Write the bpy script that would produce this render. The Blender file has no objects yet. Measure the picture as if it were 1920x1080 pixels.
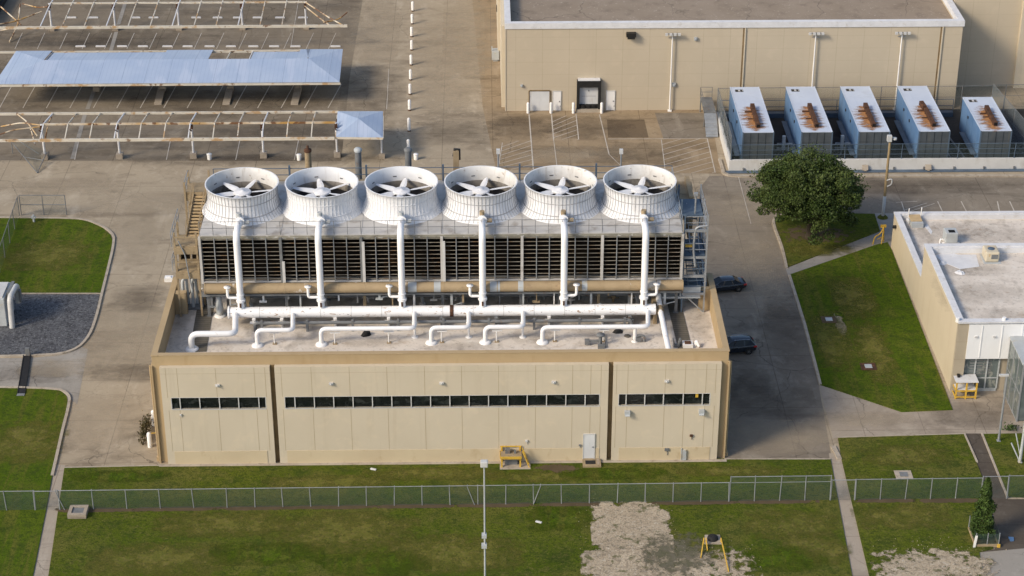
import bpy, bmesh, math, random
import numpy as np
from mathutils import Vector, Matrix, noise as mnoise
from mathutils.geometry import tessellate_polygon
random.seed(7)
S = bpy.context.scene
COL = S.collection
R = math.radians
# ------------------------------------------------------------------ camera
PITCH = R(28)
FPX = 2000 / math.tan(PITCH)                     # focal length in pixels of the 1920 wide photograph
YAW = math.atan(69 * math.cos(PITCH) / FPX)
FW = Vector((math.sin(YAW) * math.cos(PITCH), math.cos(YAW) * math.cos(PITCH), -math.sin(PITCH)))
RT = Vector((math.cos(YAW), -math.sin(YAW), 0))
UP = RT.cross(FW)
def ray(px, py): return FW + RT * ((px - 960) / FPX) - UP * ((py - 540) / FPX)
CAM = -ray(960, 862) * 148.0                     # world origin: ground at the middle of the front wall
def g(px, py, z=0.0):                            # where a point of the plan at height z stands
    d = ray(px, py); return CAM + d * ((z - CAM.z) / d.z)
def v(px, py, Y):                                # a point on the wall plane y = Y
    d = ray(px, py); return CAM + d * ((Y - CAM.y) / d.y)
cd = bpy.data.cameras.new('camera'); cam = bpy.data.objects.new('camera', cd); COL.objects.link(cam)
cam.matrix_world = Matrix(((RT.x, UP.x, -FW.x, CAM.x), (RT.y, UP.y, -FW.y, CAM.y), (RT.z, UP.z, -FW.z, CAM.z), (0, 0, 0, 1)))
cd.sensor_width = 36; cd.lens = 36 * FPX / 1920; cd.clip_start = 1; cd.clip_end = 3000
S.camera = cam
# ------------------------------------------------------------------ light
SUN_EL, SUN_AZ = R(34), R(33)                    # sun on the left, somewhat towards the viewer
sv = Vector((-math.cos(SUN_EL) * math.cos(SUN_AZ), -math.cos(SUN_EL) * math.sin(SUN_AZ), math.sin(SUN_EL)))
W = bpy.data.worlds.new('World'); S.world = W; W.use_nodes = True
nt = W.node_tree
sky = nt.nodes.new('ShaderNodeTexSky'); sky.sky_type = 'NISHITA'; sky.sun_disc = False
sky.sun_elevation = SUN_EL; sky.sun_rotation = math.atan2(sv.x, sv.y)
sky.air_density = 1.0; sky.dust_density = 2.0; sky.ozone_density = 1.0
nt.links.new(sky.outputs[0], nt.nodes['Background'].inputs[0]); nt.nodes['Background'].inputs[1].default_value = 0.14
sl = bpy.data.lights.new('sun', 'SUN'); sl.energy = 2.3; sl.angle = R(14); sl.color = (1, .87, .68)
so = bpy.data.objects.new('sun', sl); COL.objects.link(so); so.rotation_euler = sv.to_track_quat('Z', 'Y').to_euler()
so.location = (0, 0, 150)
S.view_settings.view_transform = 'Standard'; S.view_settings.look = 'None'
S.view_settings.exposure = 0.36; S.view_settings.gamma = 1
# ------------------------------------------------------------------ materials
def lin(c):
    return tuple(((x / 255) / 12.92 if x / 255 <= .04045 else ((x / 255 + .055) / 1.055) ** 2.4) for x in c) + (1,)
def surf(name, c1, c2=None, scale=.5, rough=.8, bump=.15, bscale=20., stains=(), lines=(), cracks=(), metal=0., spec=.3, detail=6, island=0., coat=0.):
    """weathered surface: two colours mixed by noise, stains (colour, scale or xyz scales, lo, hi, strength),
    lines (axis, spacing, offset, width, colour, strength), cracks (scale, width, colour, strength); colours linear"""
    m = bpy.data.materials.new(name); m.use_nodes = True
    t = m.node_tree; N = t.nodes; L = t.links; b = N['Principled BSDF']
    b.inputs['Roughness'].default_value = rough; b.inputs['Metallic'].default_value = metal
    b.inputs['Specular IOR Level'].default_value = spec
    if coat: b.inputs['Coat Weight'].default_value = coat
    tc = N.new('ShaderNodeTexCoord').outputs['Object']
    oi = N.new('ShaderNodeObjectInfo'); sh = N.new('ShaderNodeVectorMath'); sh.operation = 'SCALE'; sh.inputs[0].default_value = (37., 53., 29.); L.new(oi.outputs['Random'], sh.inputs['Scale'])
    va = N.new('ShaderNodeVectorMath'); va.operation = 'ADD'; L.new(tc, va.inputs[0]); L.new(sh.outputs[0], va.inputs[1]); nc = va.outputs[0]
    def rgb(c): return tuple(c) + ((1,) if len(c) == 3 else ())
    def noise(sc, det=detail, ro=.6, dist=0.):
        n = N.new('ShaderNodeTexNoise'); n.inputs['Detail'].default_value = det; n.inputs['Roughness'].default_value = ro
        n.inputs['Distortion'].default_value = dist
        if isinstance(sc, tuple):
            mp = N.new('ShaderNodeMapping'); mp.inputs['Scale'].default_value = sc; L.new(nc, mp.inputs[0]); L.new(mp.outputs[0], n.inputs[0]); n.inputs['Scale'].default_value = 1
        else:
            n.inputs['Scale'].default_value = sc; L.new(nc, n.inputs[0])
        return n.outputs['Fac']
    def mrange(s, lo, hi, a=0., bb=1.):
        n = N.new('ShaderNodeMapRange'); L.new(s, n.inputs[0])
        for i, x in enumerate((lo, hi, a, bb)): n.inputs[i + 1].default_value = x
        return n.outputs[0]
    def mix(f, a, c):
        n = N.new('ShaderNodeMix'); n.data_type = 'RGBA'
        if isinstance(f, float): n.inputs[0].default_value = f
        else: L.new(f, n.inputs[0])
        for s, i in ((a, 6), (c, 7)):
            if isinstance(s, tuple): n.inputs[i].default_value = rgb(s)
            else: L.new(s, n.inputs[i])
        return n.outputs[2]
    def math_(op, a, bb=None):
        n = N.new('ShaderNodeMath'); n.operation = op
        for i, s in enumerate((a, bb)):
            if s is None: continue
            if isinstance(s, (int, float)): n.inputs[i].default_value = s
            else: L.new(s, n.inputs[i])
        return n.outputs[0]
    col = rgb(c1)
    if c2 is not None: col = mix(mrange(noise(scale), .35, .65), rgb(c1), rgb(c2))
    for (c, sc, lo, hi, st) in stains:
        col = mix(mrange(noise(sc, dist=.4), .5 + (lo - .5) * .8, .5 + (hi - .5) * .8, 0., st), col, rgb(c))
    if lines:
        sp = N.new('ShaderNodeSeparateXYZ'); L.new(tc, sp.inputs[0])
        wob = noise(1.3, 3)
        for (ax, spc, off, w, c, st) in lines:
            q = math_('ADD', sp.outputs[ax], off)
            f = math_('FRACT', math_('DIVIDE', q, spc)); f = math_('LESS_THAN', f, w / spc)
            f = math_('MULTIPLY', f, mrange(wob, .3, .55, st * .45, st))
            col = mix(f, col, rgb(c))
    for (sc, w, c, st) in cracks:
        mp = N.new('ShaderNodeMix'); mp.data_type = 'VECTOR'; mp.inputs[0].default_value = .06 / sc * .35
        nn = N.new('ShaderNodeTexNoise'); nn.inputs['Scale'].default_value = sc * 3; nn.inputs['Detail'].default_value = 5; L.new(tc, nn.inputs[0])
        ad = N.new('ShaderNodeVectorMath'); ad.operation = 'MULTIPLY_ADD'; L.new(nn.outputs['Color'], ad.inputs[0]); ad.inputs[1].default_value = (1.2 / sc * .25,) * 3; L.new(tc, ad.inputs[2])
        vo = N.new('ShaderNodeTexVoronoi'); vo.feature = 'DISTANCE_TO_EDGE'; vo.inputs['Scale'].default_value = sc; L.new(ad.outputs[0], vo.inputs[0])
        f = mrange(vo.outputs['Distance'], 0, w * sc, st, 0.)
        f = math_('MULTIPLY', f, mrange(noise(sc * .8, 3), .4, .6))
        col = mix(f, col, rgb(c))
    if island:
        ge = N.new('ShaderNodeNewGeometry'); hs = N.new('ShaderNodeHueSaturation')
        if isinstance(col, tuple): hs.inputs['Color'].default_value = col
        else: L.new(col, hs.inputs['Color'])
        L.new(mrange(ge.outputs['Random Per Island'], 0, 1, 1 - island, 1 + island), hs.inputs['Value']); col = hs.outputs[0]
    if isinstance(col, tuple): b.inputs['Base Color'].default_value = col
    else: L.new(col, b.inputs['Base Color'])
    if bump:
        bp = N.new('ShaderNodeBump'); bp.inputs['Strength'].default_value = bump; bp.inputs['Distance'].default_value = .05
        L.new(noise(bscale, 4), bp.inputs['Height']); L.new(bp.outputs[0], b.inputs['Normal'])
    return m
DK = (.03, .027, .022)
def ground_mat(name, c1, c2, dark, pale, joint=6.0, jx=0., jy=0.):
    return surf(name, c1, c2, .09, .9, .25, 9., stains=[(dark, (.10, .30, 1), .54, .72, .75), (pale, (.45, .16, 1), .57, .72, .55), (dark, .5, .58, .75, .55), (pale, 1.6, .58, .72, .35), (dark, 5., .6, .72, .3), (c2, 14., .5, .7, .35)],
                lines=[(0, joint, jx, .07, dark, .75), (1, joint, jy, .07, dark, .75)], cracks=[(.11, .05, DK, .65), (.4, .03, DK, .3)], spec=.15)
M = {}
M['ground'] = ground_mat('pavement_concrete', (.372, .312, .229), (.316, .262, .19), (.178, .143, .102), (.475, .41, .318))
M['parking'] = ground_mat('parking_asphalt', (.228, .19, .142), (.188, .155, .114), (.10, .081, .06), (.31, .268, .207), 9., 2., 3.)
M['yard'] = ground_mat('loading_yard_concrete', (.32, .245, .158), (.265, .20, .127), (.14, .102, .064), (.40, .32, .225), 7.5, 1., 4.)
M['road'] = ground_mat('road_asphalt', (.243, .208, .163), (.203, .171, .134), (.116, .097, .077), (.33, .292, .236), 8., 3., 1.)
M['walk'] = ground_mat('walk_concrete', (.36, .31, .25), (.32, .27, .215), (.20, .165, .13), (.43, .38, .31), 4.6, 1., 1.)
M['slab'] = ground_mat('pale_slab_concrete', (.31, .29, .26), (.27, .25, .22), (.19, .17, .14), (.38, .35, .31), 8, 1., 1.)
M['darkyard'] = ground_mat('dark_yard_asphalt', (.06, .058, .055), (.045, .043, .042), (.025, .024, .024), (.10, .095, .09), 8, 1., 1.)
M['patch'] = ground_mat('dark_asphalt_patch', (.10, .085, .068), (.085, .07, .056), (.05, .04, .035), (.16, .14, .12), 8, 1., 1.)
M['yardpatch'] = ground_mat('darker_yard_patch', (.17, .125, .08), (.145, .108, .07), (.10, .075, .05), (.22, .17, .11), 8, 1., 1.)
M['kerb'] = surf('kerb_concrete', (.42, .37, .30), (.34, .29, .23), 1.2, .9, .2, 15, stains=[((.18, .14, .10), 2.2, .55, .75, .7)])
M['grass'] = surf('lawn_grass', (.066, .098, .008), (.103, .120, .015), .12, .95, 1.0, 3.0, detail=9,
                  stains=[((.138, .125, .034), .22, .47, .62, .7), ((.040, .062, .012), .8, .50, .70, .75), ((.155, .135, .045), 1.5, .56, .74, .65), ((.032, .048, .010), (3., 4.2, 3), .5, .66, .75), ((.128, .128, .032), (5., 8., 5), .52, .66, .7), ((.032, .045, .010), 12., .5, .6, .7)], spec=.03)
M['grass_lush'] = surf('lush_lawn_grass', (.060, .104, .006), (.086, .122, .010), .15, .95, .8, 3.0, detail=9,
                  stains=[((.115, .125, .022), .45, .52, .70, .7), ((.125, .12, .025), (1.3, .12, 1), .50, .62, .75), ((.036, .06, .010), 1.0, .5, .70, .75), ((.032, .052, .010), (3.2, 4, 3), .5, .66, .7), ((.10, .12, .02), (6., 9., 6), .52, .66, .6), ((.03, .046, .009), 13., .5, .6, .65)], spec=.03)
M['gravel'] = surf('blue_grey_gravel', (.115, .12, .13), (.075, .078, .088), 1.0, .95, 1.0, 14., stains=[((.03, .03, .034), 5., .48, .62, .85), ((.21, .215, .225), 7., .56, .68, .8), ((.02, .02, .022), 2.4, .56, .7, .5)])
M['shell'] = surf('pale_crushed_gravel', (.45, .375, .275), (.36, .295, .21), .6, .95, 1., 9., stains=[((.17, .14, .10), 2.8, .52, .68, .7), ((.50, .45, .37), 4.5, .55, .68, .7), ((.07, .08, .02), 1.1, .60, .68, .8), ((.13, .11, .075), 8., .52, .64, .6)])
M['cream'] = surf('cream_wall_panel', (.55, .486, .376), (.52, .457, .35), .25, .85, .08, 25, stains=[((.40, .335, .235), (1.5, 1.5, .10), .55, .76, .28), ((.66, .56, .41), .9, .55, .75, .3)])
M['plinth'] = surf('yellowed_plinth', (.56, .47, .32), (.52, .43, .29), .4, .85, .08, 25, stains=[((.40, .30, .18), (1.1, 1, .6), .58, .76, .55)])
M['ochre'] = surf('ochre_band_paint', (.43, .325, .19), (.39, .29, .168), .3, .8, .06, 20, stains=[((.34, .24, .12), (1.2, 1.2, .3), .56, .76, .4)])
M['joint'] = surf('panel_joint', (.36, .29, .19), rough=.9, bump=0)
M['slot'] = surf('shaded_slot', (.22, .155, .08), (.14, .10, .055), .8, .9, .1, 10)  # shadow of recesses and grooves put into the dark colour
M['wcream'] = surf('warehouse_wall', (.50, .43, .325), (.475, .407, .305), .2, .88, .08, 20, stains=[((.40, .33, .24), (.8, .8, .08), .56, .8, .2), ((.58, .49, .37), .7, .56, .76, .3)],
                  lines=[(0, 2.71, .4, .05, (.36, .295, .215), .6), (2, 1.35, .1, .05, (.38, .315, .23), .35)])
M['white'] = surf('white_paint', (.80, .79, .77), (.75, .74, .72), .8, .45, .05, 20, stains=[((.50, .44, .36), 2.2, .62, .8, .35)])
M['coping'] = surf('pale_coping', (.66, .665, .68), (.58, .585, .60), 1.2, .7, .05, 20, stains=[((.40, .36, .30), 2., .58, .76, .4)])
M['roofm'] = surf('gravel_roof', (.66, .60, .53), (.59, .53, .46), .45, .95, .5, 9, stains=[((.32, .28, .235), (.7, .5, 1), .54, .72, .65), ((.68, .64, .58), 1.3, .55, .72, .6), ((.27, .235, .195), 3.5, .58, .72, .5), ((.40, .30, .21), 1.0, .62, .76, .5)])
M['whroof'] = surf('brown_gravel_roof', (.29, .235, .18), (.25, .20, .15), .3, .95, .4, 8, stains=[((.17, .135, .105), .6, .55, .75, .6), ((.45, .40, .34), 3.5, .64, .7, .6)], cracks=[(.12, .08, DK, .6)])
M['fan'] = surf('white_fibreglass', (.74, .75, .77), (.66, .67, .69), .5, .5, .04, 12, stains=[((.42, .39, .35), (4, 4, .35), .58, .78, .5), ((.50, .46, .40), 1.5, .60, .8, .35)])
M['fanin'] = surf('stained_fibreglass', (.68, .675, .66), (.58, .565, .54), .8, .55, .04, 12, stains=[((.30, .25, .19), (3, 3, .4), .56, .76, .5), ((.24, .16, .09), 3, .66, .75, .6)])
M['throat'] = surf('dark_throat', (.20, .185, .165), (.12, .11, .098), .8, .7, .05, 12, stains=[((.05, .042, .035), (2, 2, 1), .5, .7, .7)])  # throat much darker than the lining above it
M['rib'] = surf('grey_rib_seam', (.42, .42, .43), (.33, .33, .34), 2, .6, 0)
M['fascia'] = surf('shaded_fascia', (.30, .285, .235), (.20, .19, .155), 1.4, .8, .05, 20, stains=[((.12, .11, .09), (1.5, 1, 3), .52, .68, .7), ((.5, .5, .48), (2, 1, 4), .6, .68, .7)])  # shadowy band under the deck edge put into the colour
M['deck'] = surf('tower_deck', (.50, .49, .475), (.42, .41, .395), .6, .85, .1, 15, stains=[((.24, .21, .175), .9, .55, .72, .6)])
M['steel'] = surf('galvanised_steel', (.34, .36, .38), (.26, .275, .29), 1.5, .5, .05, 20, metal=.35, spec=.5)
M['dsteel'] = surf('dull_grey_steel', (.19, .20, .205), (.13, .135, .14), 1.2, .6, .05, 20, stains=[((.20, .11, .05), 2., .62, .75, .6)])
M['louvre'] = surf('weathered_slat', (.33, .30, .25), (.22, .19, .15), 1.2, .8, .05, 20, stains=[((.25, .14, .06), 1.3, .54, .7, .7)])
M['board'] = surf('shaded_board', (.014, .011, .008), (.009, .007, .006), .9, .9, .05, 20, stains=[((.05, .03, .014), (1.2, 1, .5), .60, .74, .7)], spec=.04)  # shade of the gaps between slats painted into the boards
M['fill'] = surf('shaded_tower_fill', (.006, .0055, .005), (.010, .008, .006), .8, .95, 0, stains=[((.05, .028, .013), (.9, 1, .3), .62, .74, .6)], spec=.03)  # near black: shade inside the tower is in the colour, plus rust
M['black'] = surf('black_shade', (.008, .008, .009), rough=.9, bump=0)  # flat black painted for the shade inside openings and gaps
M['tan'] = surf('tan_pipe_paint', (.37, .28, .17), (.32, .24, .142), 1., .65, .05, 15, stains=[((.22, .16, .10), (1.5, 2, 2), .60, .74, .6), ((.58, .55, .50), (.6, .3, .3), .66, .69, .8)])
M['tanw'] = surf('tan_timber', (.34, .265, .165), (.27, .205, .125), 1.4, .85, .1, 20, stains=[((.13, .095, .055), 2., .56, .72, .6)])
M['pipe'] = surf('white_pipe_paint', (.83, .83, .83), (.79, .79, .79), .7, .35, .02, 15, stains=[((.5, .42, .33), 1.8, .68, .8, .45)], spec=.4)
M['header'] = surf('flaking_white_pipe', (.83, .83, .83), (.79, .79, .79), .7, .35, .02, 15, stains=[((.30, .17, .08), (1.6, 5, 5), .655, .675, .8), ((.06, .05, .045), (2.2, 7, 7), .69, .70, .9)], spec=.4)
M['rust'] = surf('rusted_steel', (.095, .042, .022), (.05, .027, .018), 2., .9, .15, 18, stains=[((.17, .08, .033), 3., .55, .7, .6), ((.05, .03, .02), 4, .56, .7, .6)])
M['beamw'] = surf('flaking_white_beam', (.60, .56, .48), (.52, .48, .40), 1.2, .7, .05, 20, stains=[((.40, .22, .07), (.55, .55, .8), .55, .64, .75), ((.16, .08, .035), (1.1, 1.1, 1), .62, .68, .85)])
M['beamr'] = surf('rusty_orange_beam', (.42, .25, .08), (.58, .53, .44), .55, .75, .05, 20, stains=[((.13, .055, .022), .9, .52, .6, .9)], detail=2)
M['roofblue'] = surf('sky_tinted_sheet', (.335, .415, .555), (.385, .46, .585), .35, .42, .03, 10, spec=.45, lines=[(0, .42, 0, .05, (.24, .31, .46), .45), (0, 2.36, .3, .07, (.21, .27, .40), .7)], stains=[((.46, .52, .64), (.42, .08, .5), .55, .62, .5)])  # sky reflection put into the blue base colour
M['contw'] = surf('white_container_roof', (.52, .585, .69), (.47, .535, .65), .5, .5, .03, 14, spec=.45, stains=[((.42, .46, .52), .8, .6, .75, .4)])
M['contb'] = surf('blue_grey_container_side', (.13, .235, .41), (.095, .19, .35), .5, .5, .04, 14, stains=[((.10, .16, .25), (1, 1, .25), .52, .72, .6)])
M['contf'] = surf('grey_container_door', (.080, .094, .106), (.058, .069, .079), .9, .65, .05, 16, stains=[((.10, .10, .09), (2, 2, .3), .55, .72, .55)], lines=[(0, .73, .04, .09, (.025, .03, .036), .9), (2, 1.3, .2, .05, (.03, .035, .04), .8)])
M['ruststain'] = surf('rust_stain', (.42, .21, .08), (.28, .13, .05), 3, .9, 0)
M['wallw'] = surf('white_retaining_wall', (.60, .595, .575), (.54, .535, .515), .6, .8, .06, 14, stains=[((.36, .33, .28), (.8, .8, .3), .57, .74, .4)])
M['rbwall'] = surf('right_building_wall', (.56, .48, .345), (.53, .45, .32), .3, .85, .06, 20, stains=[((.46, .36, .23), (.9, .9, .12), .55, .75, .4)], lines=[(1, 1.9, .2, .035, (.46, .365, .235), .6)])
M['rbtan'] = surf('tan_block', (.40, .345, .26), (.36, .31, .232), .6, .85, .08, 18, lines=[(2, 1.55, .1, .03, (.27, .215, .14), .7)])
M['panelw'] = surf('white_fascia_panel', (.78, .79, .80), (.73, .74, .75), .5, .4, .03, 10, stains=[((.58, .57, .54), (.7, .7, .3), .56, .74, .4)])
M['glassd'] = surf('dark_window_glass', (.005, .007, .008), (.014, .017, .018), 1.1, .08, 0, spec=.5, stains=[((.035, .04, .04), (1.4, 1, 2.2), .55, .64, .8)])  # pale patches paint pane reflections and hints of blinds
M['glassg'] = surf('greenish_glass', (.14, .17, .17), (.09, .11, .11), .9, .12, 0, stains=[((.30, .31, .28), (1.5, 1, .8), .56, .62, .7)], spec=.5)
M['alum'] = surf('pale_aluminium', (.55, .55, .54), (.48, .48, .47), 2, .5, 0)
M['door'] = surf('pale_grey_door', (.62, .63, .64), (.56, .57, .58), .8, .6, .03, 15, stains=[((.44, .40, .34), (2, 2, .5), .62, .75, .4)])
M['rubber'] = surf('black_rubber', (.014, .014, .015), (.022, .021, .02), 3, .75, .05, 20)
M['yellow'] = surf('yellow_paint', (.62, .40, .055), (.55, .34, .05), 2, .6, .03, 20, stains=[((.25, .15, .05), 4, .6, .72, .6)])
M['wood'] = surf('pale_timber', (.52, .38, .21), (.45, .325, .175), 2, .8, .08, 20)
M['mat'] = surf('dark_walk_mat', (.15, .135, .11), (.11, .10, .08), 1.5, .95, .2, 20, lines=[(1, .32, 0, .06, (.06, .052, .042), .9)])
M['bluepaint'] = surf('blue_grey_steel', (.10, .14, .19), (.07, .10, .14), 1., .55, .03, 12)
M['hvac'] = surf('weathered_hvac', (.44, .47, .48), (.37, .39, .40), 1.2, .6, .05, 15, stains=[((.40, .31, .15), (1, 1, 2), .62, .75, .6)])
M['hvaccream'] = surf('cream_hvac', (.56, .50, .38), (.50, .44, .33), 1.2, .6, .05, 15, stains=[((.45, .25, .08), 1.6, .6, .7, .6)])
M['line'] = surf('worn_white_line', (.55, .51, .45), (.40, .355, .30), 1.2, .9, 0)
M['sandpole'] = surf('weathered_timber_pole', (.34, .25, .135), (.26, .19, .10), 1.2, .8, .1, 15)
M['carpaint'] = surf('dark_car_paint', (.006, .010, .018), (.008, .013, .024), 2, .18, 0, spec=.6, coat=.6)
M['carglass'] = surf('car_glass', (.003, .004, .006), rough=.12, bump=0, spec=.35)
M['chrome'] = surf('bright_trim', (.5, .5, .52), rough=.2, bump=0, metal=.9)
M['rim'] = surf('alloy_rim', (.34, .34, .35), rough=.35, bump=0, metal=.7)
M['red'] = surf('red_lens', (.45, .02, .015), rough=.2, bump=0, spec=.5)
M['lens'] = surf('clear_lens', (.6, .62, .64), rough=.1, bump=0, spec=.6)
M['bark'] = surf('oak_bark', (.085, .065, .045), (.055, .042, .03), 2., .95, .4, 14)
M['leaf'] = surf('oak_leaf', (.032, .058, .010), (.078, .104, .026), .5, .6, 0, spec=.25, island=.5)
M['cypress'] = surf('cypress_leaf', (.032, .060, .012), (.055, .09, .018), .9, .7, 0, spec=.2, island=.45)
M['bush'] = surf('brown_bush_leaf', (.055, .05, .02), (.09, .07, .03), 1.5, .8, 0, island=.45)
M['soil'] = surf('mulch_soil', (.10, .072, .042), (.075, .055, .03), 1., .95, .5, 10)
M['fixture'] = surf('dark_lamp_housing', (.02, .019, .018), rough=.5, bump=0)
def mesh_mat(name, c, cover, cell):
    m = bpy.data.materials.new(name); m.use_nodes = True; t = m.node_tree; N = t.nodes; L = t.links
    b = N['Principled BSDF']; b.inputs['Base Color'].default_value = c + (1,); b.inputs['Roughness'].default_value = .6
    tc = N.new('ShaderNodeTexCoord'); s = N.new('ShaderNodeSeparateXYZ'); L.new(tc.outputs['Object'], s.inputs[0])
    def mth(op, a, bb):
        n = N.new('ShaderNodeMath'); n.operation = op
        for i, x in enumerate((a, bb)):
            if isinstance(x, (int, float)): n.inputs[i].default_value = x
            else: L.new(x, n.inputs[i])
        return n.outputs[0]
    h = mth('ADD', s.outputs[0], s.outputs[1]); res = None
    for sg in ('ADD', 'SUBTRACT'):                 # the two directions of the diamond mesh
        f = mth('FRACT', mth('DIVIDE', mth(sg, h, s.outputs[2]), cell), 0); f = mth('LESS_THAN', f, cover)
        res = f if res is None else mth('MAXIMUM', res, f)
    L.new(res, b.inputs['Alpha'])
    return m
M['chain'] = mesh_mat('chain_link_wire', (.09, .125, .115), .08, .06)
M['chaind'] = mesh_mat('screened_chain_link', (.055, .095, .075), .19, .06)
M['chaing'] = mesh_mat('grey_chain_link', (.16, .19, .21), .24, .06)
def ragged_mat(src, name, sc, th=.5, soft=.04, amp=3.2, top=1.):
    """the same surface with an irregular worn edge read from the mesh attribute 'edge'"""
    m = M[src].copy(); m.name = name; t = m.node_tree; N = t.nodes; L = t.links; b = N['Principled BSDF']
    a = N.new('ShaderNodeAttribute'); a.attribute_name = 'edge'
    tc = N.new('ShaderNodeTexCoord'); n = N.new('ShaderNodeTexNoise'); n.inputs['Detail'].default_value = 8; n.inputs['Roughness'].default_value = .7
    mp = N.new('ShaderNodeMapping'); mp.inputs['Scale'].default_value = sc if isinstance(sc, tuple) else (sc,) * 3; n.inputs['Scale'].default_value = 1; L.new(tc.outputs['Object'], mp.inputs[0]); L.new(mp.outputs[0], n.inputs[0])
    x = N.new('ShaderNodeMath'); x.operation = 'MULTIPLY_ADD'; L.new(n.outputs['Fac'], x.inputs[0]); x.inputs[1].default_value = amp; L.new(a.outputs['Fac'], x.inputs[2])
    y = N.new('ShaderNodeMapRange'); L.new(x.outputs[0], y.inputs[0]); y.inputs[1].default_value = amp / 2 + th - soft; y.inputs[2].default_value = amp / 2 + th + soft; y.inputs[4].default_value = top
    L.new(y.outputs[0], b.inputs['Alpha']); return m
# ------------------------------------------------------------------ object helpers
ORD = ['first', 'second', 'third', 'fourth', 'fifth', 'sixth', 'seventh', 'eighth', 'ninth', 'tenth', 'eleventh', 'twelfth', 'thirteenth', 'fourteenth', 'fifteenth', 'sixteenth', 'seventeenth', 'eighteenth', 'nineteenth', 'twentieth']
def tag(o, label=None, cat=None, group=None, kind=None):
    if label: o['label'] = label
    if cat: o['category'] = cat
    if group: o['group'] = group
    if kind: o['kind'] = kind
    return o
def thing(name, label, cat, loc=(0, 0, 0), rotz=0., group=None):
    o = bpy.data.objects.new(name, None); o.empty_display_size = .3; COL.objects.link(o)
    o.location = loc; o.rotation_euler = (0, 0, rotz)
    return tag(o, label, cat, group)
def dup(o, parent=None):
    c = o.copy(); COL.objects.link(c); c.parent = parent
    for ch in list(o.children): dup(ch, c)
    return c
def rootloc(o):
    while o.parent: o = o.parent
    return Vector(o.location)
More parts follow.
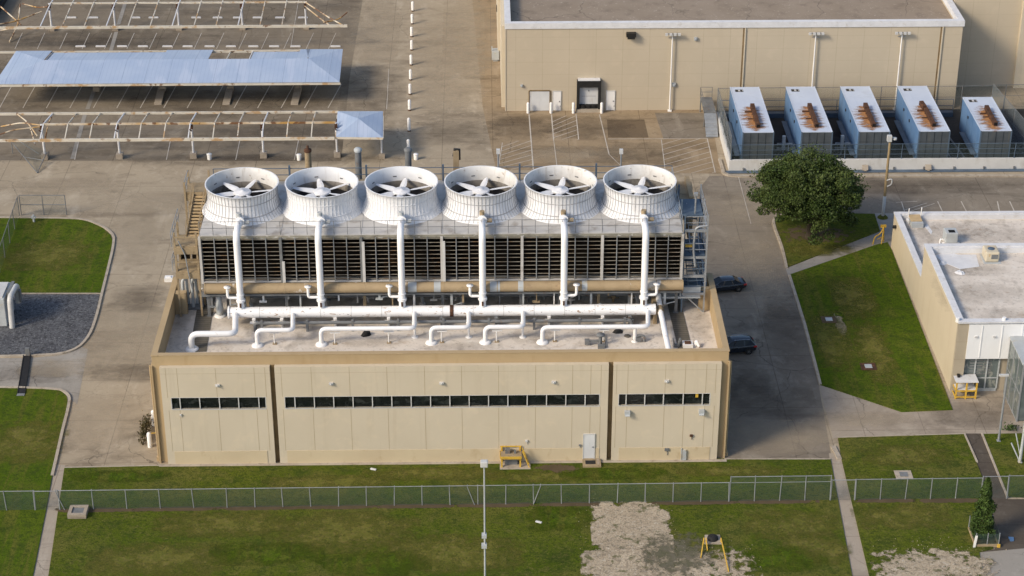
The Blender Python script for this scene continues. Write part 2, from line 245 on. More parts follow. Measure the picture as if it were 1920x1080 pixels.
class MB:
    def __init__(s): s.v = []; s.f = []; s.mi = []; s.cur = 0; s.sm = []
    def add(s, vs, fs, smooth=False):
        n = len(s.v); s.v += [tuple(x) for x in vs]; s.f += [tuple(i + n for i in f) for f in fs]
        s.mi += [s.cur] * len(fs); s.sm += [smooth] * len(fs); return s
    def box(s, x0, x1, y0, y1, z0, z1):
        vs = [(x, y, z) for z in (z0, z1) for y in (y0, y1) for x in (x0, x1)]
        return s.add(vs, [(0, 2, 3, 1), (4, 5, 7, 6), (0, 1, 5, 4), (2, 6, 7, 3), (0, 4, 6, 2), (1, 3, 7, 5)])
    def beam(s, p, q, w, h, up=(0, 0, 1)):
        p = Vector(p); q = Vector(q); d = (q - p).normalized(); u = Vector(up)
        if abs(d.dot(u)) > .98: u = Vector((0, 1, 0))
        a = d.cross(u).normalized() * w / 2; b = a.cross(d).normalized() * h / 2
        vs = [c + i * a + j * b for c in (p, q) for j in (-1, 1) for i in (-1, 1)]
        return s.add(vs, [(0, 1, 3, 2), (4, 6, 7, 5), (0, 4, 5, 1), (2, 3, 7, 6), (0, 2, 6, 4), (1, 5, 7, 3)])
    def tube(s, pts, r, n=10, caps=True):
        pts = [Vector(p) for p in pts]; rs = r if isinstance(r, (list, tuple)) else [r] * len(pts)
        base = len(s.v); ref = None; vs = []; fs = []
        for i, p in enumerate(pts):
            d = (pts[min(i + 1, len(pts) - 1)] - pts[max(i - 1, 0)]).normalized()
            if ref is None:
                ref = Vector((0, 0, 1)) if abs(d.z) < .9 else Vector((0, 1, 0))
            a = (ref - d * ref.dot(d)).normalized(); ref = a; b = d.cross(a)
            for k in range(n):
                t = 2 * math.pi * k / n; vs.append(p + (a * math.cos(t) + b * math.sin(t)) * rs[i])
        for i in range(len(pts) - 1):
            for k in range(n): fs.append((i * n + k, i * n + (k + 1) % n, (i + 1) * n + (k + 1) % n, (i + 1) * n + k))
        s.add(vs, fs, True)
        if caps:
            L0 = (len(pts) - 1) * n
            s.add([vs[k] for k in range(n)], [tuple(reversed(range(n)))]); s.add([vs[L0 + k] for k in range(n)], [tuple(range(n))])
        return s
    def cyl(s, p, q, r, n=14): return s.tube([p, q], r, n)
    def lathe(s, prof, c, n=32, a0=0., closed=False):
        c = Vector(c); vs = []; fs = []
        for (r, z) in prof:
            for k in range(n):
                t = a0 + 2 * math.pi * k / n; vs.append((c.x + r * math.cos(t), c.y + r * math.sin(t), c.z + z))
        m = len(prof)
        for i in range(m if closed else m - 1):
            j = (i + 1) % m
            for k in range(n): fs.append((i * n + k, i * n + (k + 1) % n, j * n + (k + 1) % n, j * n + k))
        return s.add(vs, fs, True)
    def prism(s, poly, z0, z1):
        n = len(poly); tri = tessellate_polygon([[Vector((p[0], p[1], 0)) for p in poly]])
        ar = sum(poly[i][0] * poly[(i + 1) % n][1] - poly[(i + 1) % n][0] * poly[i][1] for i in range(n))
        if ar < 0: poly = poly[::-1]; tri = [tuple(n - 1 - i for i in t) for t in tri]
        vs = [(p[0], p[1], z1) for p in poly]; fs = []
        for t in tri:
            a, b, c = [Vector(vs[i]) for i in t]
            fs.append(tuple(t) if (b - a).cross(c - a).z > 0 else tuple(reversed(t)))
        if z0 is not None:
            vs += [(p[0], p[1], z0) for p in poly]
            fs += [(i, n + i, n + (i + 1) % n, (i + 1) % n) for i in range(n)]
        return s.add(vs, fs)
    def quad(s, *p): return s.add(p, [tuple(range(len(p)))])
    def build(s, name, mat, parent=None, local=False, bevel=0.):
        me = bpy.data.meshes.new(name)
        o = bpy.data.objects.new(name, me); COL.objects.link(o)
        off = Vector((0, 0, 0))
        if parent is not None:
            if not local: off = rootloc(parent)
            o.parent = parent
        elif not local and s.v:
            a = np.array(s.v); lo = a.min(0); hi = a.max(0); off = Vector(((lo[0] + hi[0]) / 2, (lo[1] + hi[1]) / 2, lo[2])); o.location = off
        me.from_pydata([(x - off.x, y - off.y, z - off.z) for x, y, z in s.v], [], s.f)
        ms = mat if isinstance(mat, (list, tuple)) else [mat]
        for m in ms: me.materials.append(M[m] if isinstance(m, str) else m)
        me.polygons.foreach_set('material_index', s.mi); me.polygons.foreach_set('use_smooth', s.sm)
        me.update()
        if bevel:
            b = o.modifiers.new('bevel', 'BEVEL'); b.width = bevel; b.segments = 2; b.limit_method = 'ANGLE'
        return o
def struct(name, mb, mat): return tag(mb.build(name, mat, None, True), kind='structure')
def bent(pts, rad, k=6):
    """a polyline with its corners rounded to pipe elbows"""
    pts = [Vector(p) for p in pts]; out = [pts[0]]
    for i in range(1, len(pts) - 1):
        a = (pts[i - 1] - pts[i]); b = (pts[i + 1] - pts[i]); t = min(rad, a.length * .48, b.length * .48)
        A = pts[i] + a.normalized() * t; B = pts[i] + b.normalized() * t
        for j in range(k + 1):
            u = j / k; out.append(A * (1 - u) ** 2 + pts[i] * 2 * u * (1 - u) + B * u * u)
    return out + [pts[-1]]
def G(*pts): return [(p.x, p.y) for p in (g(a, b) for a, b in pts)]
def smooth_poly(pts, it=2):
    for _ in range(it):
        q = []
        for i in range(len(pts)):
            a = Vector(pts[i]); b = Vector(pts[(i + 1) % len(pts)]); q += [tuple(a * .8 + b * .2), tuple(a * .2 + b * .8)]
        pts = q
    return pts
def ribbon(pts, w, z0, z1, mb):
    """a raised strip (kerb) of width w along an open line"""
    P = [Vector((p[0], p[1])) for p in pts]; Ls = []; Rs = []
    for i, p in enumerate(P):
        d = (P[min(i + 1, len(P) - 1)] - P[max(i - 1, 0)]).normalized(); n = Vector((-d.y, d.x)) * w / 2; Ls.append(p + n); Rs.append(p - n)
    n = len(P); vs = [(q.x, q.y, z) for z in (z0, z1) for q in Ls + Rs]; fs = []
    for i in range(n - 1):
        a, b, c, d = i, i + 1, n + i + 1, n + i; m = 2 * n
        fs += [(m + a, m + d, m + c, m + b), (a, m + a, m + b, b), (d, c, m + c, m + d)]
    fs += [(0, n, 3 * n, 2 * n), (n - 1, 3 * n - 1, 4 * n - 1, 2 * n - 1)]
    return mb.add(vs, fs)
def smooth_line(pts, it=2):
    for _ in range(it):
        q = [pts[0]]
        for a, b in zip(pts[:-1], pts[1:]):
            a = Vector(a); b = Vector(b); q += [tuple(a * .75 + b * .25), tuple(a * .25 + b * .75)]
        pts = q + [pts[-1]]
    return pts
# ------------------------------------------------------------------ the ground
mb = MB(); mb.quad((-500, -300, 0), (500, -300, 0), (500, 900, 0), (-500, 900, 0)); struct('ground', mb, 'ground')
def sheet(name, poly, z, mat): mb = MB(); mb.prism(poly, None, z); return struct(name, mb, mat)
sheet('car_park_pavement', G((-300, 300), (640, 302), (655, 150), (690, -60), (-300, -60)), .004, 'parking')
sheet('loading_yard_pavement', G((930, 318), (1352, 326), (1332, 208), (1320, 200), (945, 200), (935, -60), (880, -60), (905, 200)), .004, 'yard')
sheet('side_road', G((1362, 862), (1560, 862), (1535, 722), (1476, 505), (1446, 420), (1460, 402), (2100, 402), (2100, 330), (1330, 330), (1290, 380), (1290, 560)), .004, 'road')
sheet('driveway_slab', G((-250, 672), (60, 671), (120, 664), (152, 650), (165, 655), (145, 758), (126, 744), (112, 732), (90, 727), (-250, 727)), .008, 'slab')
sheet('entrance_walkway', G((1536, 721), (1690, 773), (1786, 771), (1775, 730), (2100, 725), (2100, 815), (1572, 821), (1562, 822)), .008, 'walk')
sheet('diagonal_footpath', G((1473, 504), (1648, 433), (1640, 400), (1700, 400), (1672, 462), (1655, 456), (1478, 518)), .008, 'slab')
sheet('left_footpath', G((97, 872), (122, 872), (119, 890), (86, 1110), (-7, 1500), (-44, 1500), (52, 1110), (86, 960)), .008, 'walk')
sheet('right_footpath', G((1554, 850), (1575, 850), (1580, 868), (1637, 1110), (1729, 1500), (1690, 1500), (1598, 1110), (1557, 868)), .008, 'walk')
sheet('asphalt_path', G((1807, 813), (1841, 813), (1890, 936), (1930, 936), (1960, 1110), (1842, 1110), (1836, 1036), (1865, 1030), (1850, 938), (1858, 934)), .0105, 'patch')
sheet('bare_concrete_corner', G((1836, 1036), (1925, 1028), (1960, 1120), (1850, 1120)), .012, 'slab')
sheet('asphalt_repair_patch', G((1138, 224), (1208, 224), (1216, 258), (1140, 258)), .012, 'yardpatch')
sheet('asphalt_repair_strip', G((1862, 1006), (1930, 1005), (1934, 1020), (1868, 1021)), .016, 'patch')
sheet('grey_concrete_bay', G((1228, 212), (1322, 212), (1338, 260), (1244, 260)), .012, 'road')
def lawn(poly, mat='grass', name='lawn', it=1, z=.07):
    mb = MB(); mb.prism(smooth_poly(poly, it) if it else poly, -.05, z); return struct(name, mb, mat)
lawn(G((-300, 409), (130, 409), (166, 416), (192, 428), (207, 441), (213, 458), (209, 482), (201, 512), (191, 551), (-300, 551)), 'grass_lush', it=0)
lawn(G((-300, 728), (92, 728), (113, 733), (125, 744), (128, 760), (119, 800), (106, 862), (98, 893), (86, 960), (62, 1080), (52, 1120), (-42, 1500), (-300, 1500)), 'grass_lush', it=0)
lawn(G((121, 877), (301, 873), (1356, 861), (1557, 861), (1605, 1120), (1692, 1500), (-9, 1500), (84, 1120), (91, 1080)), it=0)
lawn(G((1571, 822), (1808, 815), (1826, 857), (1858, 936), (1862, 1030), (1836, 1036), (1850, 1120), (1950, 1500), (1732, 1500), (1639, 1120), (1578, 863)), it=0)
lawn(G((1840, 815), (2000, 812), (2000, 936), (1890, 932)), it=0)
lawn(G((1480, 516), (1645, 459), (1664, 455), (1672, 470), (1786, 769), (1690, 773), (1538, 722), (1530, 690), (1509, 610)), 'grass_lush', it=0)
lawn(G((1451, 424), (1458, 411), (1480, 402), (1500, 399), (1640, 402), (1650, 434), (1476, 502), (1466, 462)), it=0)
lawn(G((-300, 552.5), (187, 552.5), (180, 592), (169, 625), (150, 648), (120, 662), (80, 668), (-300, 670)), 'gravel', 'gravel_bed', 0, .05)
# kerbs
mb = MB()
KW = .22
ribbon(smooth_line(G((-300, 409), (130, 409), (175, 416), (214, 438), (213, 462), (204, 500), (190, 556), (182, 592), (168, 632), (140, 660), (80, 669), (-300, 671)), 2), KW, -.05, .13, mb)
ribbon(smooth_line(G((-300, 727), (100, 727), (132, 740), (128, 768), (118, 805), (104, 868), (98, 893)), 2), KW, -.05, .13, mb)
ribbon(smooth_line(G((1480, 400), (1449, 408), (1452, 428), (1466, 462), (1475, 503)), 2), KW, -.05, .13, mb)
ribbon(G((1480, 517), (1509, 610), (1530, 690), (1538, 722)), KW, -.05, .13, mb)
ribbon(G((1562, 838), (1574, 862)), .35, -.05, .12, mb)
ribbon(G((1808, 814), (1832, 868)), .14, -.05, .11, mb); ribbon(G((1841, 814), (1889, 934)), .14, -.05, .11, mb)
ribbon(G((120, 878), (300, 874)), .12, -.05, .09, mb); ribbon(G((1358, 862), (1557, 862)), .12, -.05, .09, mb)
ribbon(G((1571, 821.5), (1808, 814.5)), .10, -.05, .09, mb)
ribbon(G((1680, 455), (1726, 560)), .5, -.05, .10, mb)
ribbon(G((-300, 551.5), (189, 551.5)), .12, -.05, .10, mb)
struct('kerb', mb, 'kerb')
mb = MB(); mb.box(-25.9, 15.8, -.62, -.31, 0, .085); struct('wall_base_strip', mb, 'kerb')
# worn, stony ground in front of the fence
def ragged(name, centre, ax, ay, z, mat, n=48, pw=2.):
    vs = []; fs = []; ed = []
    for j in range(n + 1):
        for i in range(n + 1):
            u = i / n * 2 - 1; w = j / n * 2 - 1
            vs.append((centre[0] + u * ax, centre[1] + w * ay, z)); ed.append(1 - (abs(u) ** pw + abs(w) ** pw))
    for j in range(n):
        for i in range(n): a = j * (n + 1) + i; fs.append((a, a + 1, a + n + 2, a + n + 1))
    mb = MB(); mb.add(vs, fs); o = mb.build(name, mat, None, True)
    at = o.data.attributes.new('edge', 'FLOAT', 'POINT'); at.data.foreach_set('value', ed)
    return tag(o, kind='structure')
rg = ragged_mat('shell', 'ragged_crushed_gravel', .85, -.02, .16, 4.6); rs = ragged_mat('grass', 'ragged_dry_grass', .8, .2)
c = g(1180, 985); ragged('gravel_patch', (c.x + .1, c.y - 1.3), 2.85, 4.2, .075, rg, pw=4.)
c = g(1178, 1080); ragged('gravel_patch', (c.x, c.y), 3.2, 3.4, .078, rg, pw=3.)
c = g(1300, 1062); ragged('gravel_patch', (c.x, c.y - .3), 4.6, 2.5, .081, ragged_mat('shell', 'sparse_crushed_gravel', 1.3, .42, .2, 5.5))
c = g(1750, 1062); ragged('gravel_patch', (c.x, c.y - .3), 4.4, 2.3, .075, ragged_mat('shell', 'ragged_light_gravel', 1.1, .26, .2, 5.5))
M['greysoil'] = surf('grey_olive_soil', (.15, .135, .10), (.10, .10, .055), 1.5, .95, .6, 8)
c = g(1268, 1040); ragged('dirt_patch', (c.x, c.y), 2.7, 2.6, .084, ragged_mat('greysoil', 'ragged_soil', 1.6, .5, .5, 5.5, .85))
c = g(1575, 610); ragged('dirt_patch', (c.x, c.y), .55, 2.3, .075, ragged_mat('shell', 'ragged_dirt', 1.6, .45))
c = g(1530, 440); ragged('dirt_patch', (c.x, c.y), 4.6, 2.6, .075, ragged_mat('soil', 'ragged_leaf_litter', 1.6, .7))
c = g(1045, 880); ragged('dirt_patch', (c.x, c.y), 1.8, .7, .075, ragged_mat('soil', 'ragged_bare_soil', 1.6, .45))
rd = ragged_mat('soil', 'ragged_dry_strip', 1.3, .3); rdy = ragged_mat('shell', 'ragged_dry_grass_strip', 1.5, .55)
for k, px in enumerate((180, 330, 480, 630, 780, 930, 1080, 1300, 1450)): c = g(px, 958.5 - (px - 112) * .0123); ragged('dry_strip', (c.x, c.y), 3.4, .32, .074 + .0035 * (k % 2), rd, 24, 3.)
for px in (1660, 1780): c = g(px, 940); ragged('dry_strip', (c.x, c.y), 2.6, .30, .074, rd, 24, 3.)
M['drygrass'] = surf('dry_lawn_grass', (.142, .132, .028), (.108, .116, .020), .8, .95, .8, 6, stains=[((.18, .15, .05), 3., .5, .66, .7), ((.06, .07, .018), 7., .5, .64, .7)], spec=.1)
dg = ragged_mat('drygrass', 'ragged_dry_lawn', .8, .42, .75, 4.5)
gg = ragged_mat('grass_lush', 'ragged_green_lawn', .8, .42, .75, 4.5)
for k, (px, py, ax, ay, m_) in enumerate(((640, 1000, 5.5, 2.6, dg), (420, 985, 5, 1.6, dg), (850, 1040, 5, 2.4, dg), (300, 1050, 5, 2, dg), (820, 890, 5.5, .9, dg), (1010, 895, 4, .8, dg), (620, 905, 5, .9, dg), (1480, 985, 3.5, 1.8, dg), (1370, 885, 4, .7, dg),
        (1700, 855, 3.4, 1.5, dg), (1690, 970, 3.5, 1.6, dg), (1530, 1030, 2.5, 2, dg), (1560, 640, 1.6, 5., dg), (1640, 660, 1.5, 5.5, dg), (1600, 560, 2, 4, dg), (90, 480, 4, 3, dg), (50, 830, 3, 3, dg), (1540, 470, 3, 1.2, dg), (230, 895, 4, .8, gg), (700, 1060, 4, 1.5, gg), (1050, 975, 2.4, 1.6, gg), (1470, 1050, 3, 1.5, gg), (1150, 890, 4, .8, gg), (500, 1040, 4, 1.4, gg))):
    c = g(px, py); ragged('dry_lawn_patch' if m_ is dg else 'green_lawn_patch', (c.x, c.y), ax, ay, .0712 + .0004 * k, m_, 20)
M['stainp'] = surf('pale_pavement_dust', (.46, .385, .28), (.40, .335, .245), 1.2, .95, .1, 12)
M['staind'] = surf('dark_pavement_stain', (.075, .058, .043), (.11, .088, .066), 1.2, .9, .1, 12)
sp = ragged_mat('stainp', 'ragged_pale_dust', (.4, .6, 1), .45, .8, 4.2, .45); sd = ragged_mat('staind', 'ragged_dark_stain', (.4, .6, 1), .50, .8, 4.2, .36)
for k, (px, py, ax, ay, m_) in enumerate(((230, 660, 3.5, 4, sp), (190, 790, 3.5, 4, sp), (250, 600, 3, 5, sp), (260, 560, 2.5, 2.5, sd), (240, 700, 4, 1.5, sd), (290, 380, 6, 2.5, sp), (240, 450, 3, 5, sp), (120, 350, 7, 2, sp), (480, 300, 14, 1.4, sd), (200, 130, 14, 4, sd), (420, 190, 12, 3, sd), (180, 75, 12, 3, sd), (560, 250, 10, 2.5, sd), (700, 170, 3.5, 8, sd),
        (840, 120, 4, 16, sp), (880, 60, 3, 14, sp), (700, 60, 3, 12, sp), (850, 250, 5, 3, sd), (1080, 290, 6, 2, sp), (1100, 240, 5, 3, sd), (980, 240, 4, 3, sd), (1200, 290, 5, 3, sd), (1400, 390, 3.5, 4, sp), (1420, 520, 2.5, 8, sp), (1470, 620, 2., 6, sd), (1430, 740, 4, 4, sd), (1460, 820, 4, 2.5, sp), (1700, 350, 12, 1.6, sd), (1620, 790, 4, 1.4, sp), (1830, 780, 4, 2, sd), (60, 700, 3, 1.6, sd), (100, 690, 3, 1.5, sp))):
    c = g(px, py); ragged('pavement_stain', (c.x, c.y), ax, ay, .0165 + .0001 * k, m_, 20)
# painted lines
mb = MB()
PLZ = [.024]
def pl(a, b, w=.11, z=None, zf=None):
    PLZ[0] += .00008
    if z is None: z = PLZ[0]
    else: z += PLZ[0] - .024
    A = g(*a); B = g(*b); d = (B - A).normalized(); n = Vector((-d.y, d.x, 0)) * w / 2
    mb.quad((A - n).to_tuple()[:2] + (z,), (B - n).to_tuple()[:2] + (z,), (B + n).to_tuple()[:2] + (z,), (A + n).to_tuple()[:2] + (z,))
def hatch(a, b, c_, d, n, skew):
    """a, b the left side from far to near, c_, d the right side"""
    A, B, C_, D_ = [Vector(q) for q in (a, b, c_, d)]
    for i in range(1, n + 1):
        t = i / n * (1 + skew) * .985
        p = A.lerp(B, t) if t <= 1 else B.lerp(D_, (t - 1) / skew)
        q = A.lerp(C_, t / skew) if t < skew else C_.lerp(D_, t - skew)
        pl(tuple(p), tuple(q), .075)
    pl(tuple(A), tuple(B), .075)
    pl(tuple(C_), tuple(D_), .10)
hatch((942, 268), (934, 318), (996, 262), (1000, 318), 8, .28)
hatch((1034, 222), (1038, 262), (1080, 214), (1085, 262), 7, .3); pl((1034, 215), (1038, 262), .12); pl((1038, 262), (1044, 310), .07)
hatch((1240, 262), (1248, 326), (1326, 260), (1341, 324), 9, .35); pl((1140, 261), (1326, 260), .09)
pl((992, 215), (1000, 318), .12); pl((1124, 215), (1142, 290), .1); pl((1142, 290), (1168, 315), .06)
for x in range(-40, 640, 44): pl((x + 20, 158), (x - 5, 203), .1)
for x in range(20, 640, 42): pl((x + 22, 62), (x + 8, 92), .07)
for x in (148, 320, 450, 560): pl((x, 262), (x - 8, 300), .08)
for x0, x1 in ((1690, 1696), (1758, 1767), (1802, 1812), (1893, 1902), (1870, 1874)): pl((x0, 378), (x1, 397), .1)
pl((1697, 394), (1738, 381), .09); pl((1706, 397), (1752, 382), .09); pl((1680, 380), (1720, 378), .08)
pl((729, 130), (725, 205), .07); pl((1384, 330), (1408, 420), .06); pl((560, 0), (545, 90), .06)
struct('road_marking', mb, 'line')
mb = MB()
for a, b in (((236, 2), (222, 46)), ((218, 60), (208, 95)), ((178, 165), (164, 205)), ((160, 212), (136, 298))): pl(a, b, .42, .016)
struct('asphalt_seam', mb, 'slab')
# ------------------------------------------------------------------ pump house
H = 9.0; RZ = 7.2; X0, X1 = -25.8, 15.6; YB = 12.2
ph = thing('pump_house', 'long cream panelled pump house with ribbon windows, below the fan stacks', 'building', (-5.1, 6, 0))
wb = MB()
wb.box(X0, X1, .12, .47, 0, H); wb.box(X0, X0 + .35, .47, YB, 0, H); wb.box(X1 - .35, X1, .47, YB, 0, H)
wb.box(X0 - .12, X0, -.06, .75, 0, 8.2); wb.box(X1, X1 + .12, -.06, .75, 0, 8.2)            # corner returns
wb.box(X0 - .04, X0 + .42, .07, .12, 8.985, 9.03)
wb.build('wall', 'ochre', ph)
cb = MB(); cb.box(X0 - .05, X1 + .05, .09, .50, H, H + .05); cb.box(X0 - .05, X0 + .40, .50, YB, H, H + .05); cb.box(X1 - .40, X1 + .05, .50, YB, H, H + .05); cb.build('coping', 'ochre', ph)
for xa, xb in ((X1 - 1.2, X1 - .35), (X0 + .35, X0 + 1.25)): wg = MB(); wg.box(xa, xb, 9.6, 10.1, RZ, H); wg.build('return_wall', 'ochre', ph)
rb_ = MB(); rb_.box(X0 + .35, X1 - .35, .47, YB, 6.8, RZ); rb_.box(-23.4, 13.2, YB, 18.6, 6.8, RZ); rb_.build('roof', 'roofm', ph)
bw = MB(); bw.box(-23.4, 13.2, 18.2, 18.6, 0, 6.8); bw.box(-23.4, -23.0, YB, 18.2, 0, 6.8); bw.box(12.8, 13.2, YB, 18.2, 0, 6.8); bw.box(X0, -23.4, YB - .3, YB, 0, 6.8); bw.box(13.2, X1, YB - .3, YB, 0, 6.8); bw.build('rear_wall', 'ochre', ph)
PF = -.28; WZ0, WZ1 = 4.78, 5.72
def facade(x0, x1, wx0, wx1, mull, joints, dz=0., door=None):
    p = MB()
    z0, z1 = WZ0, WZ1
    p.box(x0, x1, PF, .10, z1, 8.22); p.box(x0, x1, PF, .10, 0, z0); p.box(x0, wx0, PF, .10, z0, z1); p.box(wx1, x1, PF, .10, z0, z1)
    p.cur = 1
    for j in joints: p.box(j - .016, j + .016, PF - .004, PF, 1.16, z0 - .1); p.box(j - .016, j + .016, PF - .004, PF, z1 + .02, 8.2)
    p.box(x0, x1, PF - .003, PF, 7.72, 7.735)
    o = p.build('wall_panel', ['cream', 'joint'], ph)
    q = MB(); q.box(x0 + .55, x1 - .55, PF - .03, PF, .06, 1.15); q.build('plinth', 'plinth', ph)
    w = MB(); w.box(wx0, wx1, PF - .02, PF + .06, z0 - .07, z0); w.box(wx0, wx1, PF - .012, PF + .03, z1, z1 + .035)
    for m_ in mull: w.box(m_ - .035, m_ + .035, PF + .02, .04, z0, z1)
    w.box(wx0 - .03, wx0 + .02, PF - .01, .04, z0, z1); w.box(wx1 - .02, wx1 + .03, PF - .01, .04, z0, z1)
    f = w.build('window', 'alum', ph)
    gl = MB(); gl.box(wx0 + .02, wx1 - .02, PF + .12, PF + .14, z0, z1); gl.build('glass', 'glassd', f)
    return f
fx = lambda px: v(px, 750, PF).x
facade(fx(304), fx(509), fx(321), fx(498), [fx(a) for a in (337, 374, 411, 447, 485)], [fx(a) for a in (315, 336, 408, 480, 500)])
facade(fx(518), fx(1140), fx(534), fx(1124), [fx(534) + .72 + 1.40 * i for i in range(16)], [fx(a) for a in (530, 586, 657, 727, 797, 866, 935, 1004, 1073, 1107, 1126)])
fr_ = facade(fx(1149), fx(1350), fx(1160), fx(1331), [fx(a) for a in (1174, 1209, 1244, 1281, 1317)], [fx(a) for a in (1155, 1176, 1246, 1283, 1322, 1340)])
mb = MB(); mb.box(fx(1304), fx(1309), PF + .08, PF + .115, 5.35, WZ1 - .01); mb.build('yellow_notice', 'yellow', fr_)
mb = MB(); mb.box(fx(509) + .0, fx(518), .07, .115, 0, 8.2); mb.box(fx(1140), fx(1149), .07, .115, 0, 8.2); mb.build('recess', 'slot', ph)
d = MB(); dx0, dx1 = fx(1096), fx(1116); d.box(dx0, dx1, PF - .05, PF, .28, 2.33); do = d.build('door', 'door', ph, bevel=.01)
d = MB(); d.box(dx0 - .06, dx0, PF - .07, PF, .2, 2.39); d.box(dx1, dx1 + .06, PF - .07, PF, .2, 2.39); d.box(dx0, dx1, PF - .07, PF, 2.33, 2.39); d.build('frame', 'alum', do)
d = MB(); d.box(dx1 - .16, dx1 - .06, PF - .11, PF - .05, 1.25, 1.32); d.build('handle', 'steel', do)
for px, py in ((408, 722), (621, 719), (828, 718), (1038, 716), (1250, 714)):
    p = v(px, py, PF); mb = MB(); mb.box(p.x - .16, p.x + .16, PF - .14, PF, p.z - .07, p.z + .09); mb.cyl((p.x, PF - .25, p.z), (p.x, PF - .14, p.z + .03), .06, 8); mb.build('wall_light', 'alum', ph)
for px, py in ((1176, 772), (1315, 770)):
    p = v(px, py, PF); mb = MB(); mb.box(p.x - .2, p.x + .2, PF - .28, PF, p.z - .14, p.z + .14); mb.beam((p.x, PF - .28, p.z - .1), (p.x, PF - .4, p.z - .17), .36, .04); mb.build('wall_box', 'hvac', ph)
for px, py, s, mt in ((1250, 842, .16, 'dsteel'), (1296, 816, .11, 'rust'), (987, 826, .09, 'alum'), (339, 777, .07, 'alum'), (1087, 834, .08, 'dsteel')):
    p = v(px, py, PF); mb = MB(); mb.box(p.x - s, p.x + s, PF - .12, PF, p.z - s * .7, p.z + s * .7); mb.cyl((p.x + s * .4, PF - .06, p.z - s * 3), (p.x + s * .4, PF - .06, p.z - s * .7), .025, 6); mb.build('junction_box', mt, ph)
p = v(1282, 858, PF); mb = MB(); mb.box(p.x - .12, p.x + .16, PF - .16, PF, .1, .95); mb.cyl((p.x - .2, PF - .08, .05), (p.x - .2, PF - .08, 1.1), .035, 8); mb.build('meter_cabinet', 'hvac', ph)
for x in (X1 + .12, X0 - .12):
    s = 1 if x > 0 else -1
    mb = MB(); mb.cyl((x + s * .1, .3, 0), (x + s * .1, .3, 8.1), .06, 8); mb.box(min(x, x + s * .25), max(x, x + s * .25), .2, .55, 0, .35); mb.build('downpipe', 'ochre', ph)
for px, py in ((1362, 745), (1361, 779)):
    p = v(px, py, .6); mb = MB(); mb.box(X1 + .12, X1 + .38, .5, .85, p.z - .2, p.z + .2); mb.build('wall_light', 'dsteel', ph)
# roof edge flashing: a broken row of tan strips behind the front parapet
mb = MB(); x = X0 + 4.2
while x < X1 - 3.6:
    L_ = random.uniform(.45, 1.2)
    if random.random() < .8: mb.box(x, x + L_, .5, .62, RZ + .9, RZ + 1.42)
    x += L_ + random.uniform(.08, .3)
mb.build('parapet_flashing', 'tanw', ph)
M['roofstain'] = surf('dark_roof_stain', (.15, .12, .09), (.24, .19, .14), 1.5, .95, .1, 12)
rst = ragged_mat('roofstain', 'ragged_roof_stain', (1.1, 1.1, 1), .5, .8, 4.2, .22)
def roofstain(parent, cx, cy, ax, ay, z):
    o = ragged('roof_stain', (cx, cy), ax, ay, z, rst, 20); del o['kind']; o.parent = parent; o.location = -rootloc(parent)
for k, (px, py, ax, ay) in enumerate(((585, 625, 1.6, 2.), (470, 600, 2, 1.6), (700, 640, 2.5, 1), (860, 650, 3, .7), (1000, 630, 2, 1.2), (1120, 620, 2, 1.5), (1200, 600, 2, 1.6), (1310, 610, 1, 2.5), (560, 565, 5, 1.2), (760, 565, 5, 1.2), (980, 565, 5, 1.2), (1130, 565, 4, 1.2), (340, 600, .7, 2.5))):
    q = g(px, py, RZ); roofstain(ph, q.x, q.y, ax, ay, RZ + .003 + .0006 * k)
# roof clutter, each its own thing
def onroof(px, py, z=RZ): return g(px, py, z)
mats = [((390, 548), (371, 660), 1.25, 'long grey walk mat near the left parapet of the white roof'), ((1262, 562), (1285, 655), 1.05, 'long grey walk mat near the right parapet of the white roof')]
for a, b, w, lab in mats:
    A = onroof(*a); B = onroof(*b); mb = MB(); mb.beam((A.x, A.y, RZ + .02), (B.x, max(B.y, .6), RZ + .02), w, .036)
    tag(mb.build('walk_mat', 'mat'), lab, 'mat')
# ------------------------------------------------------------------ cooling tower
TY, D = 8.9, 14.24; TX0, TX1 = -23.08, 12.88; CW = (TX1 - TX0) / 6; FY = 13.5; TB = 18.3; LZ0, LZ1 = 10.42, 13.92
ct = thing('cooling_tower', 'long dark slatted cooling tower carrying six white fan stacks', 'cooling tower', (-5.1, 13.5, 7.2))
mb = MB(); mb.box(TX0, TX1, TY - .05, TB, D - .12, D)
for i in range(1, 6): mb.box(TX0 + i * CW - .03, TX0 + i * CW + .03, TY + .1, TB, D, D + .03)
mb.build('deck', 'deck', ct)
mb = MB(); mb.box(TX0 + .05, TX1 - .05, TY - .10, TY - .05, LZ1 + .06, D - .06); mb.box(TX0 + .05, TX1 - .05, TY - .02, TY + .3, LZ1 - .1, D - .12); mb.build('fascia', 'fascia', ct)
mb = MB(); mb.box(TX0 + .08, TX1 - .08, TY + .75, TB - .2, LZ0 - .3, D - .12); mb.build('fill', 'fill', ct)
for s, x in ((-1, TX0), (1, TX1)):
    mb = MB(); mb.box(x - .05, x + .05, TY + .4, TB - .1, LZ0 - .4, D - .12); mb.box(x - .09, x + .09, TY - .12, TY + .18, LZ0 - .2, D - .14); mb.build('end_wall', 'deck', ct)
mb = MB(); mb.box(TX0, TX1, TB - .2, TB - .1, LZ0 - .4, D - .12); mb.build('back_wall', 'deck', ct)
mb = MB(); mb.box(TX0 - .05, TX1 + .05, TY + .05, TB, 9.45, LZ0 - .12); mb.build('basin', 'dsteel', ct)
mb = MB(); mb.box(TX0, TX1, TY - .5, TY + .3, 9.38, 9.5); mb.box(TX0 - .2, TX1 + .2, TY + .1, TY + .35, 9.0, 9.38); mb.build('basin_beam', 'dsteel', ct)
mb = MB(); mb.box(TX0 + .1, TX1 - .1, TY - .12, TY + .05, LZ0 - .12, LZ0 - .02); mb.build('sill', 'deck', ct)
